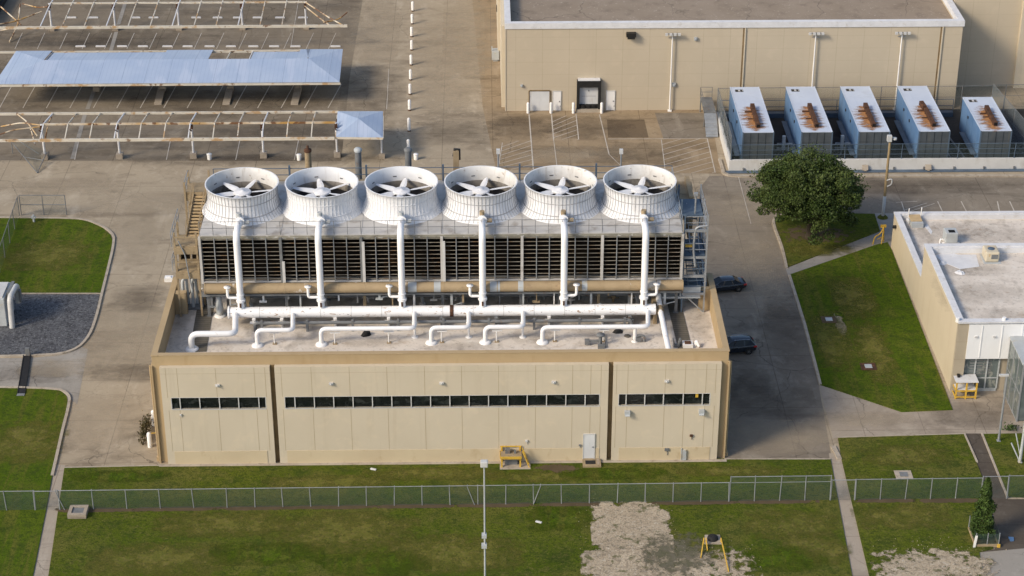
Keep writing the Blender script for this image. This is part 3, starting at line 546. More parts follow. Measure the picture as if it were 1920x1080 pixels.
for i in range(13):
    x = TX0 + .25 + i * (TX1 - TX0 - .5) / 12
    for y in (TY + .4, 13.5, TB - .5):
        mb = MB(); mb.box(x - .11, x + .11, y - .11, y + .11, RZ, 9.45); mb.box(x - .2, x + .2, y - .2, y + .2, RZ, RZ + .06); mb.build('leg', 'tanw' if i % 3 == 1 else 'dsteel', ct)
hr_ = random.Random(11)
for k in range(26):
    x = TX0 + .6 + k * 1.37 + hr_.uniform(-.3, .3); z0 = hr_.uniform(7.6, 9.0); w = hr_.uniform(.03, .09); y = TY - hr_.uniform(.05, .35)
    mb = MB(); mb.box(x - w, x + w, y - .04, y + .04, z0, 9.4)
    if k % 3 == 0: mb.box(x - .3, x + .25, y - .1, y + .1, z0 - .12, z0)
    if k % 4 == 1: mb.cyl((x, y, z0), (x + .8, y + .3, z0 + .05), .05, 6)
    mb.build('hanger', ('dsteel', 'hvac', 'tanw', 'white')[k % 4], ct)
for c_ in range(6):
    x0 = TX0 + c_ * CW + .12; x1 = x0 + CW - .24; mb = MB(); bd = MB(); rows = 10
    for k in range(rows + 1):
        z = LZ0 + .08 + k * (LZ1 - LZ0 - .16) / rows; xx = x0
        while xx < x1 - .02:                                   # each board a little out of line
            xe = min(x1, xx + .97); dz = random.uniform(-.02, .02)
            bd.quad((xx, TY - .03, z + .06 + dz), (xe, TY - .03, z + .06 + dz * .5), (xe, TY + .14, z - .10), (xx, TY + .14, z - .10))
            mb.box(xx, xe, TY - .055, TY - .03, z + .03 + dz, z + .068 + dz); xx = xe
    lp = bd.build('louvre_panel', 'board', ct); mb.build('slat_edge', 'louvre', lp)
    mb = MB()
    for j in range(1, 6):
        xx = x0 + j * (x1 - x0) / 6; mb.box(xx - .032, xx + .032, TY - .14, TY - .07, LZ0 - .02, LZ1 + .1)
    mb.build('mullion', 'steel', ct)
for i in range(1, 6):
    x = TX0 + i * CW; mb = MB(); mb.box(x - .1, x + .1, TY - .2, TY + .2, LZ0 - .1, LZ1 + .15); mb.build('column', 'deck' if i > 2 else 'dsteel', ct)
    if i <= 3:
        mb = MB(); mb.box(x + .06, x + .26, TY - .32, TY - .2, LZ0 - .12, LZ0 + (1.7 if i == 1 else 3.3)); mb.build('cable_duct', 'alum', ct)
def railing(mb, pts, h=1.1, step=2.0, r=.026):
    for a, b in zip(pts[:-1], pts[1:]):
        a = Vector(a); b = Vector(b); n = max(1, round((b - a).length / step))
        for i in range(n + 1):
            q = a.lerp(b, i / n); mb.cyl(q, q + Vector((0, 0, h)), r, 6)
        for hh in (h, h * .52): mb.cyl(a + Vector((0, 0, hh)), b + Vector((0, 0, hh)), r, 6)
mb = MB(); railing(mb, [(TX0 + .05, TY, D), (TX1 - .05, TY, D)], step=1.0, r=.022); mb.build('front_guard_rail', 'dsteel', ct)
mb = MB(); railing(mb, [(TX0 + .05, TB - .1, D), (TX1 - .05, TB - .1, D)], 1.15, 3.0, .035)
for i in range(1, 6): mb.box(TX0 + i * CW - .07, TX0 + i * CW + .07, TB - .2, TB - .02, D, D + 1.4)
mb.build('rear_guard_rail', 'bluepaint', ct)
mb = MB(); railing(mb, [(TX1 - .06, TY + .1, D), (TX1 - .06, TB - .2, D)], 1.1, 2.2, .03); mb.build('side_guard_rail', 'steel', ct)
mb = MB(); mb.box(TX0 + .1, TX1 - .1, TB - .02, TB + .5, D - .4, D - .1); mb.build('rear_trough', 'tanw', ct)
# fan stacks
def stack(i, x, ang, label, stain):
    t = thing('fan_stack', label, 'fan stack', (x, FY, D), 0, 'fan stacks on the cooling tower')
    h = 2.16
    out = [(3.13, 0), (3.07, .05), (2.90, .26), (2.75, .56), (2.655, .95), (2.63, 1.35), (2.67, 1.75), (2.73, h - .05), (2.79, h - .04), (2.79, h)]
    inn = [(2.70, h), (2.66, h - .05), (2.59, 1.5), (2.57, 1.05)]
    low = [(2.57, 1.05), (2.47, 1.0), (2.47, .5)]
    s = MB(); s.lathe(out, (0, 0, 0), 72); s.lathe([(2.79, h), (2.70, h)], (0, 0, 0), 72)
    o = s.build('shell', 'fan', t, True)
    r = MB()
    nr = 60
    for k in range(nr):                                            # moulded vertical seams
        a = 2 * math.pi * k / nr + .02; pv = None
        for (rr, z) in out[1:8]:
            p = Vector((math.cos(a) * (rr + .012), math.sin(a) * (rr + .012), z))
            if pv is not None: r.beam(pv, p, .03, .03, (math.cos(a), math.sin(a), 0))
            pv = p
    r.lathe([(2.62, 1.33), (2.665, 1.33), (2.665, 1.37), (2.62, 1.37)], (0, 0, 0), 60, closed=True); r.lathe([(2.80, .44), (2.845, .44), (2.83, .48), (2.78, .48)], (0, 0, 0), 60, closed=True)
    r.build('seam', 'rib' if stain else 'fan', o, True)
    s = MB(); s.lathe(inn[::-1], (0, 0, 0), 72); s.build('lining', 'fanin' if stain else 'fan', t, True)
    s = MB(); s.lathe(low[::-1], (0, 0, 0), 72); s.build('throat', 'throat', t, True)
    s = MB(); s.lathe([(2.47, .52), (.01, .52)], (0, 0, 0), 48); s.build('plenum_shade', 'black', t, True)  # black disc painted for the shade of the plenum below
    s = MB()
    for k in range(8):
        a = 2 * math.pi * (k + .3) / 8; p = Vector((math.cos(a) * 2.585, math.sin(a) * 2.585, 1.42)); tv = Vector((-math.sin(a), math.cos(a), 0)) * .14
        s.beam(p - tv, p + tv, .05, .08)
    s.build('inspection_slot', 'dsteel', t, True)
    f = MB(); f.lathe([(.01, .16), (.14, .16), (.18, .10), (.60, .08), (.66, .03), (.66, -.08), (.5, -.22), (.01, -.22)], (0, 0, 1.36), 32); f.cyl((0, 0, .53), (0, 0, 1.15), .16, 10)
    fo = f.build('fan', 'fan', t, True)
    for k in range(6):
        a = ang + 2 * math.pi * k / 6; b = MB(); ca, sa = math.cos(a), math.sin(a)
        prof = [(.48, .15, 20), (.75, .24, 18), (1.0, .28, 15), (1.5, .25, 12), (2.0, .19, 9), (2.42, .11, 8)]
        vs = []
        for (rr, hw, tw) in prof:
            w_ = R(tw)
            for (u, th) in ((-1, 0), (-.3, .045), (1, 0), (-.3, -.03)):
                lu = u * hw * math.cos(w_); z = 1.30 - u * hw * math.sin(w_) + th
                vs.append((ca * rr - sa * lu, sa * rr + ca * lu, z))
        fs = []
        for j in range(len(prof) - 1):
            for q in range(4): fs.append((j * 4 + q, j * 4 + (q + 1) % 4, (j + 1) * 4 + (q + 1) % 4, (j + 1) * 4 + q))
        fs += [(3, 2, 1, 0), tuple(len(vs) - 4 + q for q in range(4))]
        b.add(vs, fs, False); b.build('blade', 'fan', fo, True)
    return t
FL = ['white fan stack beside the tan stair tower, end of the row', 'white fan stack, second in the row from the tan stair tower', 'white fan stack, third in the row from the tan stair tower',
      'white fan stack with brown stained lining, third from the blue grey ladder tower', 'white fan stack with brown stained lining, second from the blue grey ladder tower', 'white fan stack with cream stained lining, beside the blue grey ladder tower']
FXS = [-20.25 + 6.035 * i for i in range(6)]
for i, a in enumerate((12, 40, 25, 20, 22, 18)): stack(i, FXS[i], R(a), FL[i], i >= 3 or i == 0)
# ------------------------------------------------------------------ white pipework on the roof
HY, HZ, HR = 7.7, 8.35, .42
hx0, hx1 = v(430, 582, HY).x, v(1229, 579, HY).x
hp = thing('header_pipe', 'thick white header pipe with flaked paint lying across the pump house roof', 'pipe', ((hx0 + hx1) / 2, HY, HZ - HR))
mb = MB(); mb.cyl((hx0, HY, HZ), (hx1, HY, HZ), HR, 28); mb.build('pipe', 'header', hp)
mb = MB()
for k in range(1, 14): x = hx0 + k * (hx1 - hx0) / 14; mb.cyl((x - .02, HY, HZ), (x + .02, HY, HZ), HR + .008, 28)
mb.build('weld_seam', 'alum', hp)
mb = MB(); mb.cyl((hx0 - .10, HY, HZ), (hx0 + .02, HY, HZ), HR + .09, 28); mb.build('end_flange', 'pipe', hp)
cx = v(847, 580, HY).x; mb = MB(); mb.cyl((cx - .14, HY, HZ), (cx + .14, HY, HZ), HR + .025, 28); mb.build('rusty_band', 'rust', hp)
for px in (477, 529, 629, 729, 828, 930, 1029, 1129, 1180):
    x = v(px, 596, HY).x; mb = MB(); mb.box(x - .09, x + .09, HY - .3, HY + .3, RZ, HZ - HR + .06); mb.box(x - .3, x + .3, HY - .5, HY - .25, 7.62, 7.74); mb.cyl((x, HY - .42, RZ), (x, HY - .42, 7.95), .05, 8); mb.box(x - .12, x + .12, HY - .52, HY - .30, 7.92, 8.04); mb.build('saddle', 'white' if px % 2 else 'dsteel', hp)
RL = ['white riser pipe up to the fan stack by the tan stair tower', 'white riser pipe to the second fan stack from the tan stair tower', 'white riser pipe to the third fan stack from the tan stair tower',
      'white riser pipe to the third fan stack from the ladder tower', 'white riser pipe to the second fan stack from the ladder tower', 'white riser pipe to the fan stack by the blue grey ladder tower']
for i, px in enumerate((451, 602, 754, 905, 1057, 1207)):
    x = v(px, 560, HY).x; xs = (.12, .10, .06, .02, -.02, -.06)[i] * 1.2
    t = thing('riser_pipe', RL[i], 'pipe', (x, HY, HZ), 0, 'white riser pipes in front of the slats')
    mb = MB(); mb.tube(bent([(x, HY, HZ), (x, HY, D + .72), (x + xs * .4, FY - 2.95, D + .62)], .9, 8), .25, 16); mb.build('pipe', 'pipe', t)
    mb = MB(); mb.cyl((x, HY, HZ + .95), (x, HY, HZ + 1.12), .34, 16); mb.cyl((x, HY, HZ + 1.5), (x, HY, HZ + 1.56), .30, 16); mb.cyl((x + xs * .4, FY - 3.75, D + .66), (x + xs * .4, FY - 3.6, D + .65), .36, 16); mb.build('flange', 'pipe', t)
    mb = MB(); mb.box(x - .07, x + .07, HY - .31, HY - .22, HZ + .55, HZ + .9); mb.build('rusty_plate', 'rust', t)
    mb = MB(); mb.cyl((x, FY - 3.4, D + .5), (x, FY - 3.4, D + 1.25), .20, 10); mb.box(x - .16, x + .16, FY - 3.3, FY - 2.9, D + .35, D + .95); mb.cyl((x + .05, FY - 3.55, D + .55), (x + .75, FY - 3.55, D + .55), .16, 10); mb.build('valve', 'hvac' if i < 3 else 'tanw', t)
    sgn = (-1, -1, -1, -1, 1, 1)[i]                                 # small side connection with its valve wheel
    mb = MB(); mb.tube(bent([(x + sgn * .1, HY, 9.6), (x + sgn * .95, HY, 9.6), (x + sgn * .95, HY + .1, 10.5)], .2, 4), .11, 8); mb.lathe([(.0, 0), (.26, 0), (.26, .06), (0, .06)], (x + sgn * .95, HY + .1, 10.42), 12); mb.build('side_valve', 'pipe', t)
DL = ['thicker white branch pipe ending nearest the left parapet, over the walk mat', 'short white branch pipe with flange, between the thicker branch and a long one', 'long white branch pipe ending beside the dark debris on the roof',
      'short white branch pipe below the rusty band of the header', 'short white branch pipe just right of the one below the rusty band', 'longest white branch pipe leaving the right end of the header']
for i, (hx, fxx, fy, ry, r) in enumerate(((441, 360, 655, 626, .23), (549, 483, 648, 619, .17), (777, 603, 646, 616, .17), (879, 809, 643, 614, .17), (981, 910, 642, 613, .17), (1215, 1017, 642, 613, .17))):
    f = g(fxx, fy, RZ); zr = v((hx + fxx) / 2, ry, f.y).z; x = v(hx, 590, HY - .3).x; xr = v(hx, ry, f.y).x
    t = thing('branch_pipe', DL[i], 'pipe', (f.x, f.y, RZ), 0, 'white branch pipes down to the roof')
    mb = MB(); mb.tube(bent([(x, HY - .1, HZ), (xr, f.y, zr), (f.x, f.y, zr), (f.x, f.y, RZ)], r * 2.6, 8), r, 16); mb.build('pipe', 'pipe', t)
    mb = MB(); mb.lathe([(.01, .16), (r + .12, .16), (r + .26, .08), (r + .28, 0)], (f.x, f.y, RZ), 20); mb.build('flange', 'pipe', t)
SPX = [(515, 645), (628, 645), (729, 643), (828, 642), (931, 641), (1040, 640), (1131, 640)]
for i, (px, py) in enumerate(SPX):
    p = g(px, py, RZ); t = thing('pipe_stand', 'slim white T shaped pipe stand on the roof, %s from the left' % ORD[i], 'pipe stand', tuple(p), 0, 'T shaped pipe stands')
    mb = MB(); mb.cyl((p.x, p.y, RZ), (p.x, p.y, RZ + .95), .05, 8); mb.build('post', 'white', t)
    mb = MB(); mb.box(p.x - .32, p.x + .42, p.y - .07, p.y + .07, RZ + .93, RZ + 1.0); mb.build('crossbar', 'white', t)
    mb = MB(); mb.box(p.x - .14, p.x + .18, p.y - .12, p.y + .12, RZ, RZ + .07); mb.build('foot', 'tanw', t)
for i, (px, py) in enumerate(((778, 632), (879, 632), (980, 632), (1190, 640))):
    p = g(px, py, RZ); mb = MB(); mb.cyl((p.x, p.y, RZ), (p.x, p.y, RZ + 1.2), .09 if i < 3 else .14, 10); mb.lathe([(.01, .07), (.24, .07), (.26, 0)], (p.x, p.y, RZ), 14); mb.box(p.x - .2, p.x + .2, p.y - .1, p.y + .1, RZ + 1.16, RZ + 1.22)
    tag(mb.build('pipe_prop', 'white'), ['white pipe prop under the elbow of the long branch pipe by the debris', 'white pipe prop under the elbow below the rusty band', 'white pipe prop under the elbow right of the rusty band', 'stout white pipe prop under the longest branch pipe'][i], 'pipe stand', 'round footed pipe props')
p = g(478, 606, 7.9); q = g(1184, 601, 7.9)
t = thing('drain_pipe', 'thin dark grey pipe running on props in front of the white header pipe', 'pipe', ((p.x + q.x) / 2, p.y, RZ))
mb = MB(); mb.tube(bent([(p.x, p.y - .02, RZ), (p.x, p.y, 7.9), (q.x, p.y, 7.9), (q.x, p.y, RZ)], .3), .13, 10); mb.build('pipe', 'dsteel', t)
for k in range(9):
    x = p.x + .5 + k * (q.x - p.x - 1) / 8; mb = MB(); mb.box(x - .09, x + .09, p.y - .12, p.y + .12, RZ, 8.12); mb.build('prop', 'dsteel', t)
# pipe running towards the viewer on the right
a = g(1237, 572, 8.5); b = g(1255, 656, 7.55)
t = thing('sloping_pipe', 'white pipe sloping down the roof from the right header end to the parapet', 'pipe', (b.x, b.y, RZ))
mb = MB(); mb.tube(bent([(a.x - .1, a.y + 1.6, 9.3), (a.x, a.y + 1.2, 8.6), (a.x, a.y, 8.3), (b.x, .62, 7.55)], .5), .21, 14); mb.build('pipe', 'pipe', t)
mb = MB(); mb.cyl((a.x, a.y, 8.3), (a.x + .04, a.y - .7, 8.18), .25, 14); mb.box(a.x - .5, a.x - .22, a.y - .6, a.y + 1.5, RZ, 8.5); mb.build('tan_bracket', 'tanw', t)
# tan trough pipe
tx0, tx1 = v(383, 535, 8.5).x, v(1281, 531, 8.5).x
t = thing('tan_collector_pipe', 'long tan pipe with pale repair patches along the foot of the slats', 'pipe', ((tx0 + tx1) / 2, 8.5, 9.5))
mb = MB(); mb.cyl((tx0, 8.45, 10.0), (tx1, 8.45, 10.0), .40, 20); mb.build('pipe', 'tan', t)
for k in range(19):
    x = tx0 + .02 + k * (tx1 - tx0 - .1) / 18; mb = MB(); mb.cyl((x, 8.45, 10.0), (x + .06, 8.45, 10.0), .43 if k in (0, 18) else .415, 20); mb.build('collar', 'tan', t)
for px, w in ((773, .65), (928, .75), (977, .45), (1096, .4), (820, .5)):
    x = v(px, 534, 8.4).x; mb = MB(); mb.cyl((x - w / 2, 8.45, 10.0), (x + w / 2, 8.45, 10.0), .41, 20); mb.build('repair_patch', 'hvac', t)
# small plumbing below the tower
def vent(px, py0, py1, r, Y, label, mt='white', flare=False):
    p = g(px, py1, RZ); z = v(px, py0, p.y).z
    t = thing('vent_pipe', label, 'vent pipe', tuple(p)); mb = MB()
    if flare: mb.lathe([(r * 1.25, .2), (r * 1.3, .3), (r * 1.25, (z - RZ) * .5), (r * .8, (z - RZ) * .7), (r * .75, z - RZ), (.01, z - RZ)], tuple(p), 14)
    else: mb.cyl(p, (p.x, p.y, z), r, 10)
    mb.build('pipe', mt, t); mb = MB(); mb.lathe([(.01, .12), (r * 1.9, .12), (r * 2.1, 0)], tuple(p), 14); mb.build('base', 'white', t)
vent(413, 550, 592, .22, 0, 'tapered white vent pipe standing left of the header pipe end', 'hvac', True)
vent(792, 550, 571, .13, 0, 'short white vent pipe behind the header near its rusty band', 'hvac')
vent(866, 552, 570, .11, 0, 'short pale vent pipe behind the header, right of its rusty band', 'hvac')
vent(1181, 522, 574, .15, 0, 'tall grey vent pipe behind the right end of the header', 'hvac', True)
vent(1296, 550, 559, .10, 0, 'small white vent pipe near the right return wall', 'white')
vent(466, 546, 574, .17, 0, 'short white vent pipe right behind the first riser', 'hvac', True)
p = g(350, 578, RZ)
t = thing('pipe_loop', 'pair of tall white looped pipes beside the left return wall', 'pipe', tuple(p)); mb = MB()
for dx in (-.15, .55): mb.tube(bent([(p.x + dx, p.y, RZ + .1), (p.x + dx, p.y, 9.6), (p.x + dx + .25, p.y + .3, 9.7), (p.x + dx + .25, p.y + .5, RZ + .2)], .2), .12, 10)
mb.build('pipe', 'hvac', t); mb = MB(); mb.box(p.x - .4, p.x + 1.3, p.y - .3, p.y + .5, RZ, RZ + .14); mb.build('base', 'dsteel', t)
mb = MB(); mb.tube(bent([(p.x + 1.2, p.y, RZ), (p.x + 1.2, p.y, 8.9), (p.x + 2.6, p.y, 8.9), (p.x + 2.6, p.y, 9.4)], .15), .07, 8); mb.build('conduit', 'white', t)
for k, (px, py, s) in enumerate(((573, 560, .5), (630, 560, .55), (668, 553, .4), (855, 563, .55), (1020, 560, .6), (1088, 560, .4), (1120, 558, .55), (716, 560, .35), (940, 558, .4), (540, 565, .4), (1150, 566, .45), (690, 566, .5), (505, 556, .5), (612, 570, .35), (740, 553, .5), (830, 568, .4), (905, 566, .35), (990, 566, .45), (1040, 554, .5), (1070, 570, .35), (1195, 566, .5), (1225, 560, .4))):
    p = g(px, py, RZ); mb = MB(); mb.cyl((p.x, p.y, RZ), (p.x, p.y, RZ + s * 1.7), .06 + .05 * s, 8); mb.box(p.x - s * .4, p.x + s * .4, p.y - .12, p.y + .12, RZ + s * .9, RZ + s * 1.25); mb.lathe([(.01, 0), (.2, 0), (.2, .05), (.01, .05)], (p.x + s * .2, p.y, RZ + s * 1.8), 10); mb.cyl((p.x - s, p.y + .2, RZ + .25), (p.x + s, p.y + .2, RZ + .25), .06, 6)
    tag(mb.build('valve_set', ('hvac', 'dsteel', 'tanw', 'white')[k % 4]), 'small roof valve with stub pipes in the shade under the tower', 'valve', 'small valves under the cooling tower')
for k, (ya, za, r, mt, lab) in enumerate(((10.2, 8.3, .10, 'dsteel', 'dark conduit running under the tower basin'), (11.4, 8.0, .14, 'tanw', 'brown pipe deep under the tower basin'), (9.7, 7.6, .06, 'hvac', 'thin pale conduit near the roof under the tower'))):
    mb = MB(); mb.tube(bent([(-21.5 + k, ya, RZ), (-21.5 + k, ya, za), (10.5 - k, ya, za), (10.5 - k, ya, RZ)], .3), r, 8); tag(mb.build('conduit', mt), lab, 'conduit')
# debris on the roof
def blob(name, px, py, s, h, mt, label, cat, z=RZ):
    p = g(px, py, z); mb = MB(); vs = []; n = 9; rnd = random.Random(px)
    for k in range(n):
        a = 2 * math.pi * k / n; q = s * rnd.uniform(.65, 1.1); vs.append((p.x + q * math.cos(a), p.y + q * math.sin(a), z + .01))
    for k in range(n):
        a = 2 * math.pi * k / n + .2; q = s * rnd.uniform(.4, .7); vs.append((p.x + q * math.cos(a), p.y + q * math.sin(a), z + h * rnd.uniform(.6, 1)))
    vs.append((p.x, p.y, z + h)); mb.add(vs, [(k, (k + 1) % n, n + (k + 1) % n, n + k) for k in range(n)] + [(n + k, n + (k + 1) % n, 2 * n) for k in range(n)]); tag(mb.build(name, mt), label, cat)
blob('debris_heap', 687, 628, .42, .4, 'rubber', 'round dark debris heap between two long white branch pipes', 'debris')
blob('debris_heap', 1158, 622, .42, .22, 'rubber', 'dark crumpled heap right of the dismantled valve on the roof', 'debris')
blob('debris_heap', 1176, 630, .32, .1, 'mat', 'flat brown scrap of mat beside the dark crumpled heap', 'debris')
p = g(1128, 648, RZ); mb = MB(); mb.cyl((p.x - .1, p.y, RZ), (p.x - .1, p.y, RZ + .9), .14, 8); mb.beam((p.x - .1, p.y, RZ + .4), (p.x - 1.0, p.y + .1, RZ + .35), .16, .16); mb.box(p.x - 1.25, p.x - .9, p.y - .05, p.y + .3, RZ + .1, RZ + .45); mb.beam((p.x + .3, p.y - .3, RZ + .1), (p.x + .3, p.y + 1.6, RZ + .1), .06, .06); mb.box(p.x - .3, p.x + .2, p.y - .5, p.y - .2, RZ, RZ + .25); mb.lathe([(.01, 0), (.3, 0), (.3, .12), (.01, .12)], (p.x - .1, p.y, RZ + .85), 12)
tag(mb.build('dismantled_valve', 'dsteel'), 'dismantled dark valve with lever lying near the front parapet', 'valve')
p = g(1195, 640, RZ); mb = MB(); mb.tube(bent([(p.x - .3, p.y, RZ + .1), (p.x, p.y, RZ + .5), (p.x + .5, p.y, RZ + .5), (p.x + .5, p.y - .1, RZ + .05)], .2), .1, 8); mb.box(p.x - .1, p.x + .3, p.y - .15, p.y + .15, RZ, RZ + .35); tag(mb.build('bent_pipe_piece', 'dsteel'), 'bent grey pipe piece at the foot of the stout white prop', 'pipe')
p = g(1290, 650, RZ); t = thing('roof_hatch', 'small white roof box with rusty lid beside the right walk mat', 'roof hatch', tuple(p)); mb = MB(); mb.box(p.x - .4, p.x + .35, p.y - .3, p.y + .4, RZ, RZ + .3); mb.tube(bent([(p.x + .55, p.y, RZ), (p.x + .6, p.y + .1, RZ + .5), (p.x + .8, p.y - .2, RZ + .1)], .2), .12, 8); mb.build('box', 'white', t); mb = MB(); mb.box(p.x - .25, p.x + .2, p.y - .15, p.y + .25, RZ + .3, RZ + .36); mb.build('lid', 'rust', t)
p = g(1268, 650, RZ); mb = MB(); mb.beam((p.x - .1, p.y, RZ), (p.x - .25, p.y, RZ + .7), .2, .12); mb.beam((p.x + .1, p.y, RZ), (p.x + .28, p.y, RZ + .7), .2, .12); mb.box(p.x - .22, p.x + .22, p.y - .12, p.y + .12, RZ, RZ + .2); tag(mb.build('pipe_bracket', 'dsteel'), 'forked grey bracket standing left of the roof hatch', 'bracket')
p = g(312, 656, RZ); mb = MB(); mb.box(p.x, p.x + .6, .6, .9, RZ + .6, RZ + 1.1); mb.cyl((p.x + .1, .75, RZ), (p.x + .1, .75, RZ + 1.7), .06, 8); tag(mb.build('roof_sensor', 'alum'), 'small pale sensor box in the front left corner of the roof', 'sensor')
# exhaust stacks and lamps behind the tower
for i, (px, lab) in enumerate(((577, 'brown grey exhaust stack with rusty top behind the fan stacks'), (671, 'grey exhaust stack with dark cap behind the fan stacks'), (765, 'grey exhaust stack in line with the white bollard row'), (855, 'square tan exhaust duct with dark bent top behind the fan stacks'))):
    q = v(px, 282, 21); t = thing('exhaust_stack', lab, 'exhaust stack', (q.x, 21, 0), 0, 'exhaust stacks behind the cooling tower'); mb = MB()
    if i < 3: mb.cyl((q.x, 21, 0), (q.x, 21, q.z), .26, 16)
    else: mb.box(q.x - .23, q.x + .23, 20.8, 21.2, 0, q.z)
    mb.build('duct', ('tanw', 'dsteel', 'dsteel', 'tanw')[i], t); mb = MB()
    if i == 0: mb.lathe([(.30, 0), (.30, .2), (.1, .25), (.1, .5), (.01, .52)], (q.x, 21, q.z - .1), 16)
    elif i < 3: mb.lathe([(.31, -.08), (.33, .1), (.2, .22), (.01, .24)], (q.x, 21, q.z), 16)
    else: mb.tube([(q.x - .2, 21, q.z - .5), (q.x - .1, 21, q.z + .15), (q.x + .26, 21, q.z + .1), (q.x + .26, 21, q.z - .8)], .1, 8)
    mb.build('cap', ('rust', 'hvac', 'dsteel', 'fixture')[i], t)
for px, lab in ((934, 'slim lamp post behind the fourth fan stack'), (1165, 'slim lamp post behind the gap between the last two fan stacks')):
    q = v(px, 288, 18.6); t = thing('lamp_post', lab, 'lamp post', (q.x, 18.6, 0)); mb = MB(); mb.cyl((q.x, 18.75, 0), (q.x, 18.75, q.z), .06, 8); mb.build('pole', 'steel', t); mb = MB(); mb.box(q.x - .14, q.x + .14, 18.6, 18.9, q.z - .05, q.z + .3); mb.build('lamp_head', 'alum', t)
# ------------------------------------------------------------------ stair tower at the left end
sx0, sx1 = -25.0, -23.3
z1 = v(350, 462, 9.2).z; z2 = v(350, 508, 9.2).z
t = thing('stair_tower', 'tan timber stair tower with landings at the left end of the cooling tower', 'stair tower', (sx0 + .8, 11, 0))
for z in (z1, z2):
    mb = MB(); mb.box(sx0, sx1, 9.2, 11.2, z - .55, z); mb.box(sx0 - .1, sx1, 9.1, 9.2, z - .62, z - .1); mb.box(sx0, sx1, 9.15, 9.25, z + .7, z + .8); mb.build('landing', 'tanw', t)
mb = MB(); mb.box(sx0, sx1, 16.0, 18.2, D - .2, D); mb.box(sx0, sx1, 15.9, 16.0, D - .5, D + .25); mb.build('top_landing', 'tanw', t)
for y0, y1, a, b in ((10.8, 15.9, z1, D),):
    n = 13
    for k in range(n):
        u = (k + .5) / n; mb = MB(); y = y0 + (y1 - y0) * u; z = a + (b - a) * u; mb.box(sx0 + .72, sx1 - .12, y - .14, y + .10, z - .05, z + .02); mb.build('tread', 'wood', t)
    mb = MB(); mb.beam(((sx0 + sx1) / 2 + .3, y0, a - .45), ((sx0 + sx1) / 2 + .3, y1, b - .45), 1.0, .06); mb.build('gap_shade_panel', 'black', t)  # black panel added to paint the dark gaps between treads
    for x in (sx0 + .66, sx1 - .06):
        mb = MB(); mb.beam((x, y0, a), (x, y1, b), .07, .32); mb.beam((x, y0, a + 1.0), (x, y1, b + 1.0), .05, .07)
        for k in range(5): u = k / 4; mb.beam((x, y0 + (y1 - y0) * u, a + (b - a) * u), (x, y0 + (y1 - y0) * u, a + (b - a) * u + 1.0), .05, .05)
        mb.build('stringer', 'tanw', t)
for x in (sx0, sx1 - .08):
    for y in (9.25, 11.1, 15.9, 18.1):
        mb = MB(); mb.box(x - .07, x + .07, y - .07, y + .07, 0 if y > 12 else RZ, (z1 + 1.1) if y < 12 else D + 1.1); mb.build('post', 'tanw', t)
mb = MB(); railing(mb, [(sx0 - .25, 9.2, z1), (sx0 - .25, 13.4, z1)], 1.1, 1.0, .03); railing(mb, [(sx0 - .3, 9.2, z2), (sx0 - .3, 11, z2)], 1.1, 1., .03); railing(mb, [(sx0, 18.1, D), (sx0, 15.9, D), ], 1.1, 1., .03)
mb.tube(bent([(sx0 + .3, 9.1, z1 + .5), (sx0 + .75, 9.0, z1 - .6), (sx0 + .9, 9.0, z2 - .2), (sx0 + 1.1, 8.95, z2 - 1.6)], .4), .05, 6); mb.build('guard_rail', 'steel', t)
mb = MB(); mb.box(sx0 + .05, sx0 + .7, 11.3, 11.5, z2 - 1.2, z1 - .5); mb.box(sx0 + .9, sx1, 11.2, 11.4, z2 - .2, z1 - .5); mb.build('landing_shade_panel', 'board', t)  # dark panels painted for the shaded void between the landings
mb = MB(); mb.beam((sx0, 11.2, RZ), (sx1, 11.2, z2 - .6), .08, .1); mb.beam((sx1, 11.25, RZ), (sx0, 11.25, z2 - .6), .08, .1); mb.build('cross_brace', 'dsteel', t)
# ------------------------------------------------------------------ ladder tower at the right end
t = thing('ladder_tower', 'blue grey steel ladder tower with landings at the right end of the cooling tower', 'ladder tower', (14.0, 11.5, 0))
lx0, lx1, ly0, ly1 = 13.05, 14.75, 9.3, 14.6
for x in (lx0, lx1):
    for y in (ly0, 12, ly1):
        mb = MB(); mb.box(x - .06, x + .06, y - .06, y + .06, RZ if y < YB else 0, D + 1.2); mb.build('post', 'bluepaint' if x == lx0 else 'steel', t)
for k, z in enumerate((8.9, 10.4, 12.0, D)):
    mb = MB(); mb.box(lx0, lx1, ly0 + (k % 2) * 2.4, ly0 + 2.9 + (k % 2) * 2.4, z - .08, z); mb.build('landing', 'bluepaint', t)
    mb = MB(); mb.box(lx0, lx1, ly0 - .07, ly0 + .07, z - .2, z); mb.box(lx1 - .07, lx1 + .07, ly0, ly1, z - .2, z); mb.build('edge_beam', 'steel', t)
    mb = MB(); railing(mb, [(lx0, ly0, z), (lx1, ly0, z), (lx1, ly1, z)], 1.05, 1.3, .03); mb.build('guard_rail', 'steel' if k > 1 else 'bluepaint', t)
for k in range(3):
    za, zb = (7.2, 8.9, 10.4, 12.0, D)[k + 1:k + 3]; mb = MB(); mb.beam((13.6 + .3 * (k % 2), ly0 + .6, za), (13.6 + .3 * (k % 2), ly1 - .8, zb), .06, .14); mb.beam((14.3 + .3 * (k % 2), ly0 + .6, za), (14.3 + .3 * (k % 2), ly1 - .8, zb), .06, .14)
    for q in range(8): u = (q + .5) / 8; mb.box(13.6 + .3 * (k % 2), 14.3 + .3 * (k % 2), ly0 + .5 + (ly1 - ly0 - 1.4) * u, ly0 + .72 + (ly1 - ly0 - 1.4) * u, za + (zb - za) * u - .03, za + (zb - za) * u)
    mb.build('ladder', 'steel', t)
mb = MB(); mb.beam((lx0, ly0 - .02, 8.9), (lx1, ly0 - .02, RZ), .06, .1); mb.build('brace', 'steel', t)
